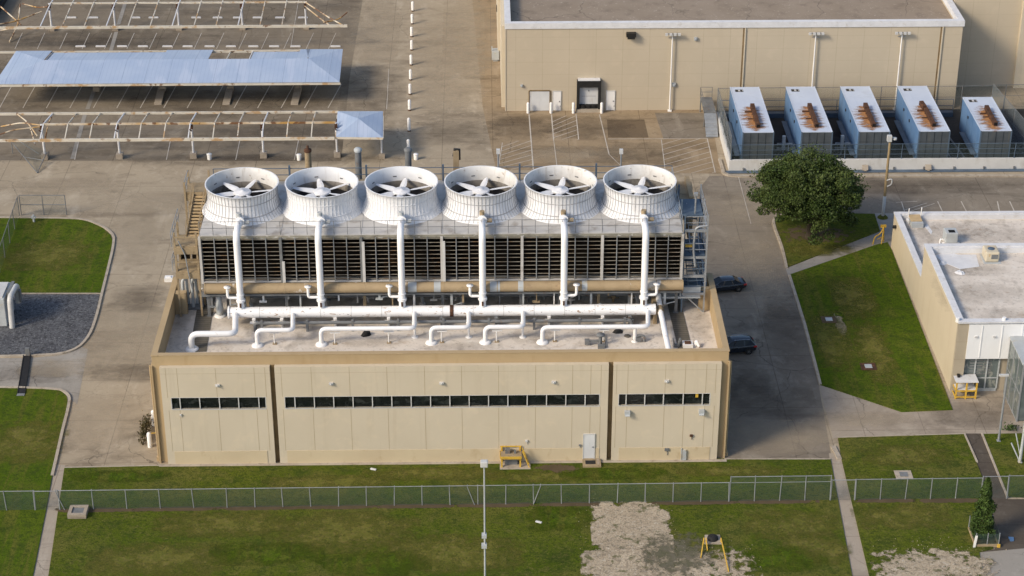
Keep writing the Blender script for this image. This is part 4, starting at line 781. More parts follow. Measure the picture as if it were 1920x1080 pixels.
mb = MB(); mb.beam((lx1 + .03, ly0, 12.0), (lx1 + .03, ly1, D), .06, .1); mb.build('brace', 'steel', t)
mb = MB(); mb.tube(bent([(lx0 + .9, ly0 - .1, 11.2), (lx0 + .7, ly0, 12.6), (lx0 + .8, ly0, D + .2), (lx1, ly0, D + .3)], .4), .09, 8); mb.build('bent_pipe', 'steel', t)
mb = MB(); mb.box(lx0 + .1, lx0 + .7, ly0 + .1, ly0 + .3, 12.7, 12.85); mb.build('yellow_tag', 'yellow', t)
mb = MB(); q = v(1305, 366, 12.0); mb.cyl((q.x, 12, D - .2), (q.x, 12, q.z), .07, 8); mb.box(q.x - .15, q.x + .15, 11.9, 12.1, q.z - .05, q.z + .2); tag(mb.build('camera_pole', 'steel'), 'thin pale camera pole rising from the blue grey ladder tower', 'pole')
mb = MB(); mb.box(13.2, 14.4, 17.2, 18.4, RZ + 4, D - .3); mb.box(13.2, 13.9, 14.8, 17.2, D - .6, D - .25); mb.box(13.9, 14.25, 14.8, 18.6, D - 3.5, D + .1); mb.build('tan_duct', 'tanw', t)
bm_ = MB(); a = v(1277, 548, 9.2); bm_.box(12.9, 14.45, 9.3, 9.6, 8.6, 9.35); bm_.box(11.2, 14.45, 9.2, 9.3, 8.45, 8.6); tag(bm_.build('bridge_beam', 'hvac'), 'grey steel beam bridging from the tower to the right return wall', 'beam')
# ------------------------------------------------------------------ warehouse
WY = 65.7; WX0, WX1 = .45, 46.6; WH = 9.55; WBk = 125
t = wh = thing('warehouse', 'large cream warehouse with loading dock and white roof edge behind the yard', 'building', (23.5, 95, 0))
mb = MB(); mb.box(WX0, WX1, WY, WY + .4, 0, 8.95); mb.box(WX0, WX0 + .4, WY + .4, WBk, 0, 8.95); mb.box(WX1 - .4, WX1, WY + .4, WBk, 0, 8.95); mb.build('wall', 'wcream', t)
mb = MB(); mb.box(WX0 - .45, WX0, WY + 1.0, WY + 14, 0, 8.9); mb.box(WX0 - .7, WX0 - .45, WY + 14, WBk, 0, 8.9); mb.box(WX0 - .1, WX0, WY - .05, WY + .7, 0, 8.9); mb.build('side_pilaster', 'cream', t)
mb = MB(); mb.box(WX0 - .12, WX1 + .12, WY - .10, WY + .5, 8.95, WH); mb.box(WX0 - .12, WX0 + .5, WY + .5, WBk, 8.95, WH); mb.box(WX1 - .5, WX1 + .12, WY + .5, WBk, 8.95, WH); mb.build('coping', 'coping', t)
mb = MB(); mb.box(WX0 + .4, WX1 - .4, WY + .4, WBk, 8.3, 8.6); mb.build('roof', 'whroof', t)
for px in (1391, 1758):
    x = v(px, 120, WY).x; mb = MB(); mb.box(x - .07, x + .10, WY - .02, WY - .004, 0, 8.9); mb.cur = 1; mb.box(x + .10, x + .22, WY - .12, WY - .004, 0, 8.9); mb.build('wall_groove', ['slot', 'cream'], t)
wx = lambda px, py=190: v(px, py, WY).x
wz = lambda py, px=1100: v(px, py, WY).z
mb = MB(); mb.box(wx(993), wx(1030), WY - .06, WY - .01, .05, wz(170)); mb.box(wx(1011) - .02, wx(1011) + .02, WY - .07, WY - .06, .05, wz(170)); o = mb.build('roller_door', 'door', t)
mb = MB(); mb.box(wx(992) - .05, wx(993), WY - .1, WY - .01, 0, wz(169)); mb.box(wx(1030), wx(1031) + .05, WY - .1, WY - .01, 0, wz(169)); mb.box(wx(993), wx(1030), WY - .1, WY - .01, wz(170), wz(169) + .05); mb.build('frame', 'slot', o)
for a, b in ((1037, 1051), (1137, 1152)):
    mb = MB(); mb.box(wx(a), wx(b), WY - .06, WY - .01, .05, wz(171)); o = mb.build('door', 'white', t)
    mb = MB(); mb.box(wx(b) - .16, wx(b) - .06, WY - .12, WY - .06, 1.0, 1.1); mb.box(wx(b) - .05, wx(b), WY - .08, WY - .06, .4, .6); mb.build('handle', 'dsteel', o)
    mb = MB(); mb.box(wx(a) - .07, wx(a), WY - .08, WY - .01, 0, wz(171) + .07); mb.box(wx(b), wx(b) + .07, WY - .08, WY - .01, 0, wz(171) + .07); mb.box(wx(a), wx(b), WY - .08, WY - .01, wz(171), wz(171) + .07); mb.build('frame', 'alum', o)
a, b = wx(1081), wx(1126); zt = wz(148)
mb = MB(); mb.box(a, a + .28, WY - .5, WY - .01, .35, zt); mb.box(b - .28, b, WY - .5, WY - .01, .35, zt); mb.box(a + .28, b - .28, WY - .5, WY - .01, zt - .75, zt); mb.box(a + .28, b - .28, WY - .3, WY - .01, .35, .75)
for k in range(3): mb.box(a + .45 + k * .55, a + .8 + k * .55, WY - .42, WY - .3, .42, .72)
o = mb.build('dock_shelter', 'rubber', t); mb = MB(); mb.box(a + .28, b - .28, WY - .05, WY - .01, .75, zt - .75); mb.build('dock_door', 'door', o)
mb = MB(); mb.box(a + .5, b - .5, WY - .055, WY - .05, 1.6, 1.63); mb.box((a + b) / 2 - .06, (a + b) / 2 + .06, WY - .08, WY - .05, 2.15, 2.3); mb.build('handle', 'dsteel', o)
mb = MB(); mb.box(a - .1, b + .1, WY - .55, WY - .01, 0, .34); mb.build('dock_sill', 'kerb', t)
mb = MB(); mb.box(a + .1, b - .1, WY - .62, WY - .01, zt + .02, zt + .12); mb.build('dock_canopy', 'coping', t)
mb = MB(); mb.box(wx(1174, 64), wx(1192, 64), WY - .55, WY - .01, wz(67), wz(60)); mb.box(wx(1176, 64), wx(1190, 64), WY - .65, WY - .25, wz(70), wz(67)); mb.build('wall_lamp', 'fixture', t)
for px, py, s in ((1304, 72, .16), (978, 160, .12), (1263, 158, .2)):
    p = v(px, py, WY); mb = MB(); mb.box(p.x - s, p.x + s, WY - .2, WY - .01, p.z - s, p.z + s); mb.cyl((p.x, WY - .3, p.z), (p.x, WY - .2, p.z), s * .5, 8); mb.build('wall_box', 'hvac', t)
for k, (px, px2) in enumerate(((1258, 1250), (1524, 1519), (1684, 1674))):
    x = v(px, 130, WY).x; t = thing('floodlight_pole', ['white floodlight pole against the warehouse wall right of the dock', 'white floodlight pole behind the second container', 'white floodlight pole behind the gap left of the fourth container'][k], 'light pole', (x, WY - .3, 0), 0, 'floodlight poles along the warehouse')
    mb = MB(); mb.tube([(x, WY - .3, 0), (x, WY - .3, 8.4)], [.085, .065], 10); mb.box(x - .2, x + .2, WY - .5, WY - .1, 0, .12); mb.build('pole', 'white', t)
    mb = MB(); mb.box(x - .55, x + .55, WY - .36, WY - .24, 8.36, 8.46); mb.box(x - .4, x + .4, WY - .34, WY - .26, 7.95, 8.02); mb.build('crossarm', 'steel', t)
    for dx in (-.62, -.2, .25, .66):
        mb = MB(); mb.box(x + dx - .13, x + dx + .13, WY - .62, WY - .34, 8.30, 8.52); mb.build('lamp_head', 'alum', t)
for k, px in enumerate((990, 1033, 1075, 1128)):
    p = g(px, 212); z = v(px, 193, p.y).z; mb = MB(); mb.lathe([(.01, z + .06), (.09, z + .05), (.15, z - .04), (.15, 0)], (p.x, p.y, 0), 12)
    tag(mb.build('bollard', 'white'), ['white bollard left of the roller door of the warehouse', 'white bollard between roller door and narrow door', 'white bollard at the left of the loading dock', 'white bollard between loading dock and right door'][k], 'bollard', 'white bollards at the warehouse doors')
p = v(928, 100, 80); mb = MB(); mb.box(p.x - .35, p.x + .45, 79.4, 80.4, p.z - .55, p.z + .45); mb.box(p.x - .2, p.x + .3, 79.5, 80.2, p.z - .75, p.z - .55); mb.box(p.x - .38, p.x - .28, 79.6, 79.8, p.z + .4, p.z + .9); mb.build('side_cabinet', 'hvac', wh)
p = v(934, 15, 88); mb = MB(); mb.box(p.x - .2, p.x + .3, 87.6, 88.2, p.z - .3, p.z + .3); mb.beam((p.x + .1, 88, p.z - .3), (p.x + .3, 88, p.z - 1.3), .08, .08); mb.build('wall_lamp', 'fixture', wh)
t = thing('annex_building', 'shaded cream annex beyond the right end of the warehouse', 'building', (52, 80, 0))
mb = MB(); mb.box(46.9, 62, 71.5, 72, 0, 13); mb.box(46.9, 62, 72, 120, 12.6, 13); mb.box(61.6, 62, 72, 120, 0, 12.6); mb.build('wall', 'wcream', t)
mb = MB(); x = v(1912, 60, 71.2).x; mb.box(x, x + 1.6, 71.0, 71.5, 0, 13); mb.build('pilaster', 'cream', t)
mb = MB(); mb.box(46.8, 62.2, 71.3, 71.49, 12.4, 13.1); mb.build('coping', 'coping', t)
# ------------------------------------------------------------------ container yard
RY = 50.6; RX = 21.68; YF = 51.8
sheet('container_yard_pavement', [(RX, RY), (60, RY), (60, WY - .3), (RX, WY - .3)], .012, 'darkyard')
t = thing('retaining_wall', 'low white retaining wall round the front of the container yard', 'wall', (36, RY, 0)); mb = MB()
mb.box(RX, 62, RY, RY + .28, 0, 1.12); mb.build('front_wall', 'wallw', t); mb = MB(); mb.box(RX, RX + .26, RY + .28, WY - 3.2, 0, 1.12); mb.build('side_wall', 'wallw', t)
mb = MB()
for k in range(12): x = RX + 1.4 + k * 2.9; mb.box(x - .09, x + .09, RY - .12, RY, .12, .34)
mb.build('drain_spout', 'dsteel', t)
for k in range(3):
    x = (28.0, 40.85, 51.2)[k] if k else v(1458, 315, RY).x + 8.4; mb = MB(); mb.beam((x, RY - .12, .62), (x, RY - .38, .15), .55, .12); mb.box(x - .12, x + .12, RY - .5, RY, .12, .25); mb.build('scupper', 'kerb', t)
mb = MB(); K = G((1357, 326), (1366, 330), (1386, 331.5), (2000, 331)); ribbon(K, .35, -.05, .16, mb); ribbon(G((1349, 300), (1357, 326)), .3, -.05, .16, mb); struct('kerb', mb, 'kerb')
sheet('gutter_apron', [(RX - .35, RY), (RX - .25, RY - .65), (62, RY - .65), (62, RY)], .05, 'bluepaint')
CX = [23.03, 28.68, 34.20, 40.0, 45.95]; CWD = 2.92; CH = 3.52
CLB = ['pale blue container with long rusty roof vent, next to the left fence of the yard', 'pale blue container with long rusty roof vent, second from the left fence', 'pale blue container with long rusty roof vent, middle of the five', 'pale blue container whose rusty roof vent is bent at the far end', 'shorter pale blue container with rusty roof vent, next to the right fence']
for i, x in enumerate(CX):
    Ln = 11.4 if i < 4 else 8.4
    t = thing('generator_container', CLB[i], 'container', (x + CWD / 2, YF + Ln / 2, 0), 0, 'containers in the walled yard'); w = CWD / 2; l = Ln / 2
    mb = MB(); mb.box(-w, -w + .03, -l + .08, l, .25, CH - .06); mb.box(w - .03, w, -l + .08, l, .25, CH - .06); mb.box(-w, w, l - .04, l, .25, CH - .06); mb.box(-w + .02, w - .02, -l + .1, l - .06, .1, .3)
    for k in range(int(Ln / 2.3)): yy = -l + 1.2 + k * 2.3; mb.box(-w - .02, -w, yy, yy + .05, .3, CH - .1)
    mb.build('side_panel', 'contb', t, True)
    mb = MB(); mb.box(-w, w, -l, l, CH - .06, CH); mb.box(-w - .015, -w + .05, -l - .01, l + .01, CH - .09, CH + .03); mb.box(w - .05, w + .015, -l - .01, l + .01, CH - .09, CH + .03); mb.box(-w + .9, -w + .93, 0, l, CH, CH + .012); mb.box(-w + .05, w - .05, -.2, -.15, CH, CH + .012); mb.build('roof', 'contw', t, True)
    mb = MB(); mb.box(-w, w, -l + .02, -l + .08, .25, CH - .06)
    for k in range(5): xx = -w + .12 + k * (CWD - .24) / 4; mb.box(xx - .05, xx + .05, -l, -l + .02, .3, CH - .12)
    mb.box(-w + .02, w - .02, -l - .005, -l + .02, 1.75, 1.83); mb.build('end_door', 'contf', t, True)
    mb = MB()
    for sx in (-1, 1): mb.box(sx * w - .06, sx * w + .06, -l - .02, -l + .1, .1, CH - .02)
    mb.build('corner_post', 'bluepaint', t, True)
    vx0, vy0, vx1, vy1 = (.10, -l + 1.0, .10, -l + 6.0) if i < 4 else (.15, -l + 1.1, .15, -l + 5.2)
    mb = MB(); kx = .12 if i == 3 else 0
    mb.beam((vx0, vy0, CH + .20), (vx1 - kx * .2, vy1 - 1.0, CH + .20), .36, .36); mb.beam((vx1 - kx, vy1 - 1.05, CH + (.22 if i != 3 else .30)), (vx1 - kx * 2.5, vy1, CH + (.28 if i != 3 else .45)), .40, .42)
    for yy in (vy0 + .3, vy0 + 1.7, vy0 + 3.2): mb.box(vx0 - .25, vx0 + .25, yy, yy + .08, CH, CH + .08)
    mb.box(vx0 - .85, vx0 - .2, vy1 - 1.2, vy1 - 1.0, CH, CH + .10); mb.box(vx0 - .75, vx0 - .2, vy0 + 2.1, vy0 + 2.25, CH, CH + .08); o = mb.build('rusty_vent', 'rust', t, True)
    mb = MB(); mb.box(vx0 - .15, vx0 + .15, vy0 - .012, vy0, CH + .08, CH + .36); mb.build('vent_mouth', 'black', o, True)
    n = 26; vs = []; fs = []; ed = []
    for b_ in range(n + 1):
        for a_ in range(n + 1):
            u = a_ / n * 2 - 1; q = b_ / n * 2 - 1; vs.append((vx0 - .14 + u * 1.3 - .1, (vy0 + vy1) / 2 - .2 + q * 3.2, CH + .004)); ed.append(.95 - (abs(u + .02) * 1.25) ** .9 - abs(q) ** 5)
    for b_ in range(n):
        for a_ in range(n): k = b_ * (n + 1) + a_; fs.append((k, k + 1, k + n + 2, k + n + 1))
    mb = MB(); mb.add(vs, fs)
    if i == 0: RSM = ragged_mat('ruststain', 'ragged_rust_stain', (.9, 2.6, 1), .42, .5, 4.)
    o = mb.build('rust_stain', RSM, t, True); at = o.data.attributes.new('edge', 'FLOAT', 'POINT'); at.data.foreach_set('value', ed)
    mb = MB(); mb.box(-1.05, -.25, l - 1.3, l - .7, CH - .005, CH + .012); mb.build('roof_opening', 'fixture', t, True)
    mb = MB(); mb.box(-.75, -.55, l - 1.2, l - .8, CH + .012, CH + .03); mb.box(-.35, -.3, l - 1.2, l - .8, CH + .012, CH + .03); mb.build('opening_grille', 'alum', t, True)
    for yy in (1.8, -1.0) if i < 4 else (1.2,):
        mb = MB(); mb.cyl((-w - .06, yy, 2.6), (-w, yy, 2.6), .16, 10); mb.build('side_vent', 'fixture', t, True)
    mb = MB(); mb.beam((-w - .35, -l + .6, .8), (-w - .35, l - 2.5, .8), .5, .08); mb.build('side_step', 'bluepaint', t, True)
def fence(name, label, pts, h, step, mt='chain', z0=0., posts='steel', extra_rail=(), cat='fence'):
    pts = [Vector((p[0], p[1], z0)) for p in pts]; c = sum(pts, Vector()) / len(pts); c.z = z0
    t = thing(name, label, cat, tuple(c)); mb = MB(); mr = MB()
    for a, b in zip(pts[:-1], pts[1:]):
        mb.quad(a + Vector((0, 0, .04)), b + Vector((0, 0, .04)), b + Vector((0, 0, h - .02)), a + Vector((0, 0, h - .02)))
        mr.cyl(a + Vector((0, 0, h)), b + Vector((0, 0, h)), .03, 6)
        for e in extra_rail: mr.cyl(a + Vector((0, 0, e)), b + Vector((0, 0, e)), .022, 6)
    mb.build('mesh_panel', mt, t); mr.build('top_rail', posts, t)
    for a, b in zip(pts[:-1], pts[1:]):
        n = max(1, round((b - a).length / step))
        for i in range(n + 1 if (b - pts[-1]).length < .01 else n):
            q = a.lerp(b, i / n); lean = Vector((random.uniform(-.05, .05), random.uniform(-.04, .04), 0))
            m_ = MB(); m_.cyl(q, q + Vector((0, 0, h + .05)) + lean, .04, 6); m_.build('post', posts, t)
    return t
fence('yard_fence', 'screened fence along the left side wall of the container yard', [(RX + .13, RY + .14), (RX + .13, WY - 3)], 2.4, 2.9, 'chaing', 1.12, 'dsteel', (1.2,))
fence('yard_fence', 'see through wire fence on the front wall of the container yard', [(RX + .2, RY + .14), (60, RY + .14)], 1.55, 5.6, 'chain', 1.12, 'bluepaint', (.5, 1.0))
fence('yard_fence', 'tall wire fence between containers and warehouse wall', [(RX + .3, WY - 1.3), (47, WY - 1.1), (56, WY - .6)], 2.9, 3.9, 'chain', 0, 'dsteel', (1.7,))
p = g(1888, 262); q = g(1898, 290); fence('yard_fence', 'screened fence at the right of the shorter container', [(49.9, 63.9), (51.2, 50.9)], 3.4, 3.2, 'chaing', 0, 'dsteel', (1.7,))
t = thing('yard_step_platform', 'grey steel step platform with railing outside the left yard fence', 'platform', (20.9, 63, 0)); mb = MB(); mb.box(20.3, 21.5, 61.2, 65.2, 1.5, 1.62); mb.build('deck', 'dsteel', t); mb = MB(); mb.beam((20.9, 61.2, 1.5), (20.9, 58.6, .05), 1.2, .1)
for k in range(6): mb.box(20.3, 21.5, 58.8 + k * .4, 59.1 + k * .4, .2 + k * .22, .26 + k * .22)
mb.build('ramp', 'steel', t); mb = MB(); railing(mb, [(20.3, 61.2, 1.6), (20.3, 65.2, 1.6), (21.5, 65.2, 1.6)], 1.1, 1.3, .03); mb.build('guard_rail', 'dsteel', t)
for x in (20.35, 21.45):
    for y in (61.3, 65.1): mb = MB(); mb.cyl((x, y, 0), (x, y, 1.5), .06, 8); mb.build('leg', 'dsteel', t)
mb = MB(); railing(mb, [(22.2, WY - 1.9, .3), (46, WY - 1.9, .3)], 1.5, 4, .035); mb.box(22.2, 46, WY - 2.3, WY - 1.7, .02, .5); tag(mb.build('rear_walkway', 'bluepaint'), 'dark blue steel walkway with railing behind the containers', 'walkway')
for k, x in enumerate((45.0, 43.6)):
    mb = MB(); mb.beam((x, 52, .1), (x - .9 + k * .5, 62, .1), .18, .18); mb.box(x - .2, x + .2, 51.9, 52.2, .01, .3); tag(mb.build('yard_pipe', 'dsteel'), ['dark pipe on the yard floor close to the shorter container', 'dark pipe on the yard floor beside the fourth container'][k], 'pipe')
for k, x in enumerate((27.4, 33.1)):
    mb = MB(); mb.box(x - .16, x + .16, 54.2, 54.5, .6, 2.0); mb.cyl((x, 54.4, 0), (x, 54.4, 1.0), .05, 6); mb.box(x - .6, x + .9, 54.6, 54.7, .5, .6); mb.box(x - .6, x + .9, 54.6, 54.7, 1.0, 1.1); tag(mb.build('switch_box', 'hvac'), ['pale switch box between the first and second container', 'pale switch box between the second and third container'][k], 'cabinet')
# ------------------------------------------------------------------ right building
BX, BY0, BYM, BY1, BH, BL = 34.33, 9.0, 22.2, 34.3, 6.23, 3.3; BE = 60
t = thing('office_building', 'cream office building with stepped pale roof on the right', 'building', (46, 21, 0))
mb = MB(); mb.box(BX, BX + .3, BY0 + .3, BYM - .3, 0, BH); mb.box(BX, BE, BYM - .3, BYM, BL - .5, BH); mb.box(BX + .002, BX + .3, BYM - .3, BY1, 0, BL); mb.box(BX + .3, BE, BY1 - .3, BY1, 0, BL); mb.build('wall', 'rbwall', t)
px1 = v(1818, 606, BY0).x; gl1 = v(1873, 700, BY0).x
mb = MB(); mb.box(BX, px1, BY0, BY0 + .3, 0, BH); mb.box(gl1, BE, BY0 + .35, BY0 + .6, 0, 3.1); mb.build('front_wall', 'rbtan', t)
mb = MB(); mb.box(px1, BE, BY0 - .06, BY0 + .25, 3.08, BH - .12)
for k in range(9): mb.box(px1 + 1.0 + k * 1.55, px1 + 1.06 + k * 1.55, BY0 - .10, BY0 - .06, 3.2, BH - .2)
o = mb.build('fascia_panel', 'panelw', t)
for k in range(5): mb = MB(); mb.box(px1 + .5 + k * 1.4, px1 + .72 + k * 1.4, BY0 - .16, BY0 - .06, 5.0, 5.12); mb.build('bracket', 'alum', o)
mb = MB(); mb.box(px1, gl1, BY0 + .3, BY0 + .36, .25, 3.08); o = mb.build('window', 'glassg', t)
mb = MB(); mb.box(px1, gl1, BY0 + .24, BY0 + .6, 0, .25)
for k in range(4): x = px1 + k * (gl1 - px1) / 3; mb.box(x - .05, x + .05, BY0 + .22, BY0 + .30, .25, 3.08)
mb.box(px1, gl1, BY0 + .23, BY0 + .29, 1.15, 1.22); mb.build('frame', 'hvac', o)
mb = MB()
for k in range(6): mb.box(px1 + .5, px1 + 1.5, BY0 + .275, BY0 + .298, 1.5 + k * .24, 1.6 + k * .24); mb.box(px1 + 1.6, px1 + 2.2, BY0 + .275, BY0 + .298, 1.5 + k * .24, 1.6 + k * .24)
mb.build('blind', 'dsteel', o)
mb = MB(); c_ = .45
mb.box(BX - .06, BX + c_, BY0 - .12, BYM + .05, BH, BH + .14); mb.box(BX + c_, BE, BY0 - .12, BY0 + c_, BH, BH + .14); mb.box(BX + c_, BE, BYM - c_, BYM + .05, BH, BH + .14)
mb.box(BX - .06, BX + c_, BYM + .05, BY1 + .05, BL, BL + .13); mb.box(BX + c_, BE, BY1 - .35, BY1 + .05, BL, BL + .13); mb.build('coping', 'coping', t)
mb = MB(); mb.box(BX + c_, BE, BYM - .62, BYM - c_, BH - .6, BH + .02); mb.box(BX + c_, BE, BY1 - .5, BY1 - .35, BL - .55, BL + .02); mb.box(BX + .3, BX + c_ + .03, BY0 + .3, BYM - .62, BH - .45, BH - .002); mb.build('parapet_lining', 'coping', t)
mb = MB(); mb.box(BX + .3, BE, BY0 + .3, BYM - .3, BH - .75, BH - .45); mb.box(BX + .3, BE, BYM, BY1 - .3, BL - .7, BL - .42); mb.build('roof', 'roofm', t)
p = v(1662, 422, 33); mb = MB(); mb.cyl((BX - .3, p.y, 2.6), (BX, p.y, 2.6), .16, 10); mb.build('wall_light', 'fixture', t)
for k, px in enumerate((1797, 1884)):
    p = v(px, 600, BY0); mb = MB(); mb.cyl((p.x, BY0 + .2, BH), (p.x, BY0 + .2, BH + .35), .16, 10); mb.build('roof_light', 'white', t)
ZR1, ZR2 = BH - .45, BL - .42
for k, (px, py, ax, ay) in enumerate(((1800, 430, 3, 1.4), (1870, 440, 3, 1.6), (1740, 440, 1.2, 2.), (1700, 430, .8, 1.6))): q = g(px, py, ZR2); roofstain(t, q.x, q.y, ax, ay, ZR2 + .003 + .0006 * k)
for k, (px, py, ax, ay) in enumerate(((1790, 500, 2.2, 1.6), (1850, 550, 3, 2), (1770, 550, .8, 3), (1880, 590, 2.5, 1.2), (1840, 505, 2, 1.2))): q = g(px, py, ZR1); roofstain(t, q.x, q.y, ax, ay, ZR1 + .003 + .0006 * k)
p = g(1782, 456, ZR2); t = thing('air_conditioner', 'blue grey roof unit with dark fan opening on the lower roof', 'air conditioner', tuple(p)); mb = MB(); mb.box(p.x - .55, p.x + .55, p.y - .3, p.y + .85, ZR2 + .12, ZR2 + 1.1); mb.build('casing', 'hvac', t, bevel=.08); mb = MB(); mb.box(p.x - .25, p.x + .3, p.y - .15, p.y + .35, ZR2 + 1.1, ZR2 + 1.112); mb.build('fan_opening', 'black', t); mb = MB(); mb.box(p.x - .75, p.x + .75, p.y - .1, p.y + .05, ZR2, ZR2 + .12); mb.box(p.x - .75, p.x + .75, p.y + .55, p.y + .7, ZR2, ZR2 + .12); mb.build('base_rail', 'white', t)
mb = MB(); mb.tube(bent([(p.x - .55, p.y, ZR2 + .3), (p.x - .9, p.y, ZR2 + .4), (p.x - .95, p.y - .1, ZR2)], .1), .07, 6); mb.build('conduit', 'white', t)
p = g(1858, 492, ZR1); t = thing('air_conditioner', 'cream roof unit with louvred front on the upper roof', 'air conditioner', tuple(p)); mb = MB(); mb.box(p.x - .5, p.x + .62, p.y - .1, p.y + 1.3, ZR1 + .06, ZR1 + .95); mb.build('casing', 'hvaccream', t, bevel=.1); mb = MB(); mb.box(p.x - .05, p.x + .5, p.y - .112, p.y - .10, ZR1 + .35, ZR1 + .75); mb.build('louvre', 'dsteel', t); mb = MB(); mb.lathe([(.01, .02), (.28, .02), (.3, -.02)], (p.x + .05, p.y + .6, ZR1 + .96), 16); mb.build('fan_cover', 'bluepaint', t)
mb = MB(); mb.box(p.x - .62, p.x + .75, p.y - .3, p.y + 1.4, ZR1 + .001, ZR1 + .06); mb.build('base', 'hvac', t)
p = g(1718, 415, ZR2 + .4); t = thing('roof_access', 'timber lidded roof access hatch by the rear edge of the lower roof', 'roof hatch', (p.x, p.y, ZR2)); mb = MB(); mb.box(p.x - .45, p.x + .55, p.y - .5, p.y + .9, ZR2, ZR2 + .45); mb.build('curb', 'hvac', t); mb = MB(); mb.box(p.x - .5, p.x + .5, p.y - .15, p.y + 1.1, ZR2 + .46, ZR2 + .54); mb.build('lid', 'wood', t); mb = MB(); mb.cyl((p.x - .5, p.y + .95, ZR2), (p.x - .5, p.y + .95, ZR2 + 1.2), .05, 6); mb.cyl((p.x + .6, p.y + .95, ZR2), (p.x + .6, p.y + .95, ZR2 + 1.3), .05, 6); mb.box(p.x - .75, p.x - .52, p.y + .3, p.y + .7, ZR2, ZR2 + .35); mb.build('hand_post', 'white', t)
for k, (px, py, s) in enumerate(((1800, 512, .45), (1768, 494, .35))):
    blob('torn_felt', px, py, s, .18, 'coping', ['pale torn roofing heap on the upper roof', 'smaller torn roofing flap near the upper roof corner'][k], 'roofing scrap', ZR1)
for pts, nm, lab in (([(1752, 480), (1778, 471), (1796, 478), (1830, 478), (1836, 500), (1800, 505), (1768, 492)], 'roof_patch', 'pale grey patch repair on the upper roof left of the cream unit'), ([(1738, 420), (1748, 434), (1746, 440), (1734, 426)], 'roof_patch', 'small white streak patch on the lower roof')):
    mb = MB(); z = ZR1 if 'upper' in lab else ZR2; mb.prism([(q.x, q.y) for q in (g(a, b, z) for a, b in pts)], z + .002, z + .03); tag(mb.build(nm, 'coping'), lab, 'roof patch')
t = thing('glass_porch', 'glazed entrance porch at the right front of the office building', 'porch', (40, 6.8, 0)); ex = v(1897, 640, BY0).x - .15; ez = 5.1
mb = MB(); mb.box(ex - .1, ex + 4, 4.6, BY0 - .06, ez - .1, ez); mb.build('roof', 'hvac', t); mb = MB(); mb.box(ex + .02, ex + .06, 4.7, BY0 - .1, .1, ez - .1); mb.box(ex + .06, ex + 4, 4.7, 4.74, .1, ez - .1); mb.build('glass', 'glassg', t)
for y in (4.7, 6.0, 7.4, 8.8): mb = MB(); mb.box(ex - .03, ex + .09, y - .05, y + .05, 0, ez - .1); mb.build('frame_post', 'steel', t)
mb = MB(); mb.box(ex, ex + .08, 4.7, 8.8, 2.3, 2.4); mb.box(ex, ex + .08, 4.7, 8.8, .0, .1); mb.build('transom', 'steel', t)
# yellow rack by the entrance
p = g(1791, 748); t = thing('loading_stand', 'yellow timber stand with pale top beside the office entrance', 'stand', (p.x + .8, p.y + .5, 0)); xa, xb, ya, yb = p.x, p.x + 1.55, p.y, p.y + 1.0
for x in (xa, (xa + xb) / 2, xb):
    for y in (ya, yb): mb = MB(); mb.box(x - .06, x + .06, y - .05, y + .05, 0, 1.5); mb.build('leg', 'yellow', t)
mb = MB()
for z in (.12, .68): mb.box(xa, xb, ya - .055, ya - .01, z, z + .12); mb.box(xa - .055, xa - .01, ya, yb, z, z + .12)
mb.build('rail', 'yellow', t); mb = MB(); mb.box(xa - .1, xb + .1, ya - .1, yb + .1, 1.5, 1.56); mb.build('top', 'coping', t); mb = MB(); mb.box(xa, xb, ya, yb, .78, .82); mb.build('shelf', 'coping', t); mb = MB(); mb.box(xa + .15, xa + .35, yb - .4, yb - .1, 1.56, 1.75); mb.build('control_box', 'fixture', t)
def pole(label, base, top, Yt, r, heads, mt='steel'):
    b = g(*base); q = v(top[0], top[1], b.y); t = thing('light_pole', label, 'light pole', (b.x, b.y, 0)); mb = MB(); mb.tube([(b.x, b.y, 0), (b.x, b.y, q.z)], [r * 1.15, r * .8], 10); mb.box(b.x - .14, b.x + .14, b.y - .14, b.y + .14, 0, .12); mb.build('pole', mt, t); return t, b, q
t, b, q = pole('thin pale pole leaning over the walk before the office entrance', (1872, 828), (1886, 704), 0, .08, 0); mb = MB(); mb.box(b.x - .6, b.x + .1, b.y - .08, b.y + .08, q.z - .05, q.z + .1); mb.build('lamp_arm', 'alum', t)
t, b, q = pole('thicker grey pole with braced foot at the right edge', (1912, 868), (1919, 700), 0, .1, 0, 'hvac'); mb = MB(); mb.beam((b.x - .7, b.y + .4, 1.5), (b.x, b.y, .1), .08, .08); mb.build('brace', 'hvac', t); mb = MB(); mb.beam((b.x - .4, b.y + .6, 2.2), (b.x, b.y, .5), .06, .06); mb.build('brace', 'hvac', t)
t, b, q = pole('weathered timber lamp pole behind the oak tree', (1655, 408), (1668, 258), 0, .13, 0, 'sandpole'); mb = MB(); mb.box(b.x - .3, b.x + .1, b.y - .3, b.y + .1, q.z - .3, q.z + .25); mb.lathe([(.01, .1), (.2, .08), (.2, -.1), (.01, -.15)], (b.x + .4, b.y, q.z - .1), 12); mb.build('lamp_head', 'alum', t); mb = MB(); mb.tube(bent([(b.x, b.y - .1, q.z - 4.2), (b.x + .5, b.y - .1, q.z - 4.0), (b.x + .5, b.y - .1, q.z - 4.6), (b.x + .1, b.y - .1, q.z - 4.8)], .3), .06, 6); mb.build('bracket', 'alum', t); mb = MB(); mb.lathe([(.15, 0), (.15, 2.2), (.12, 2.2)], (b.x, b.y, .0), 10); mb.build('metal_sleeve', 'hvac', t); mb = MB(); mb.lathe([(.5, 0), (.35, .18), (.14, .22)], (b.x, b.y, 0), 12); mb.build('grass_collar', 'grass', t)
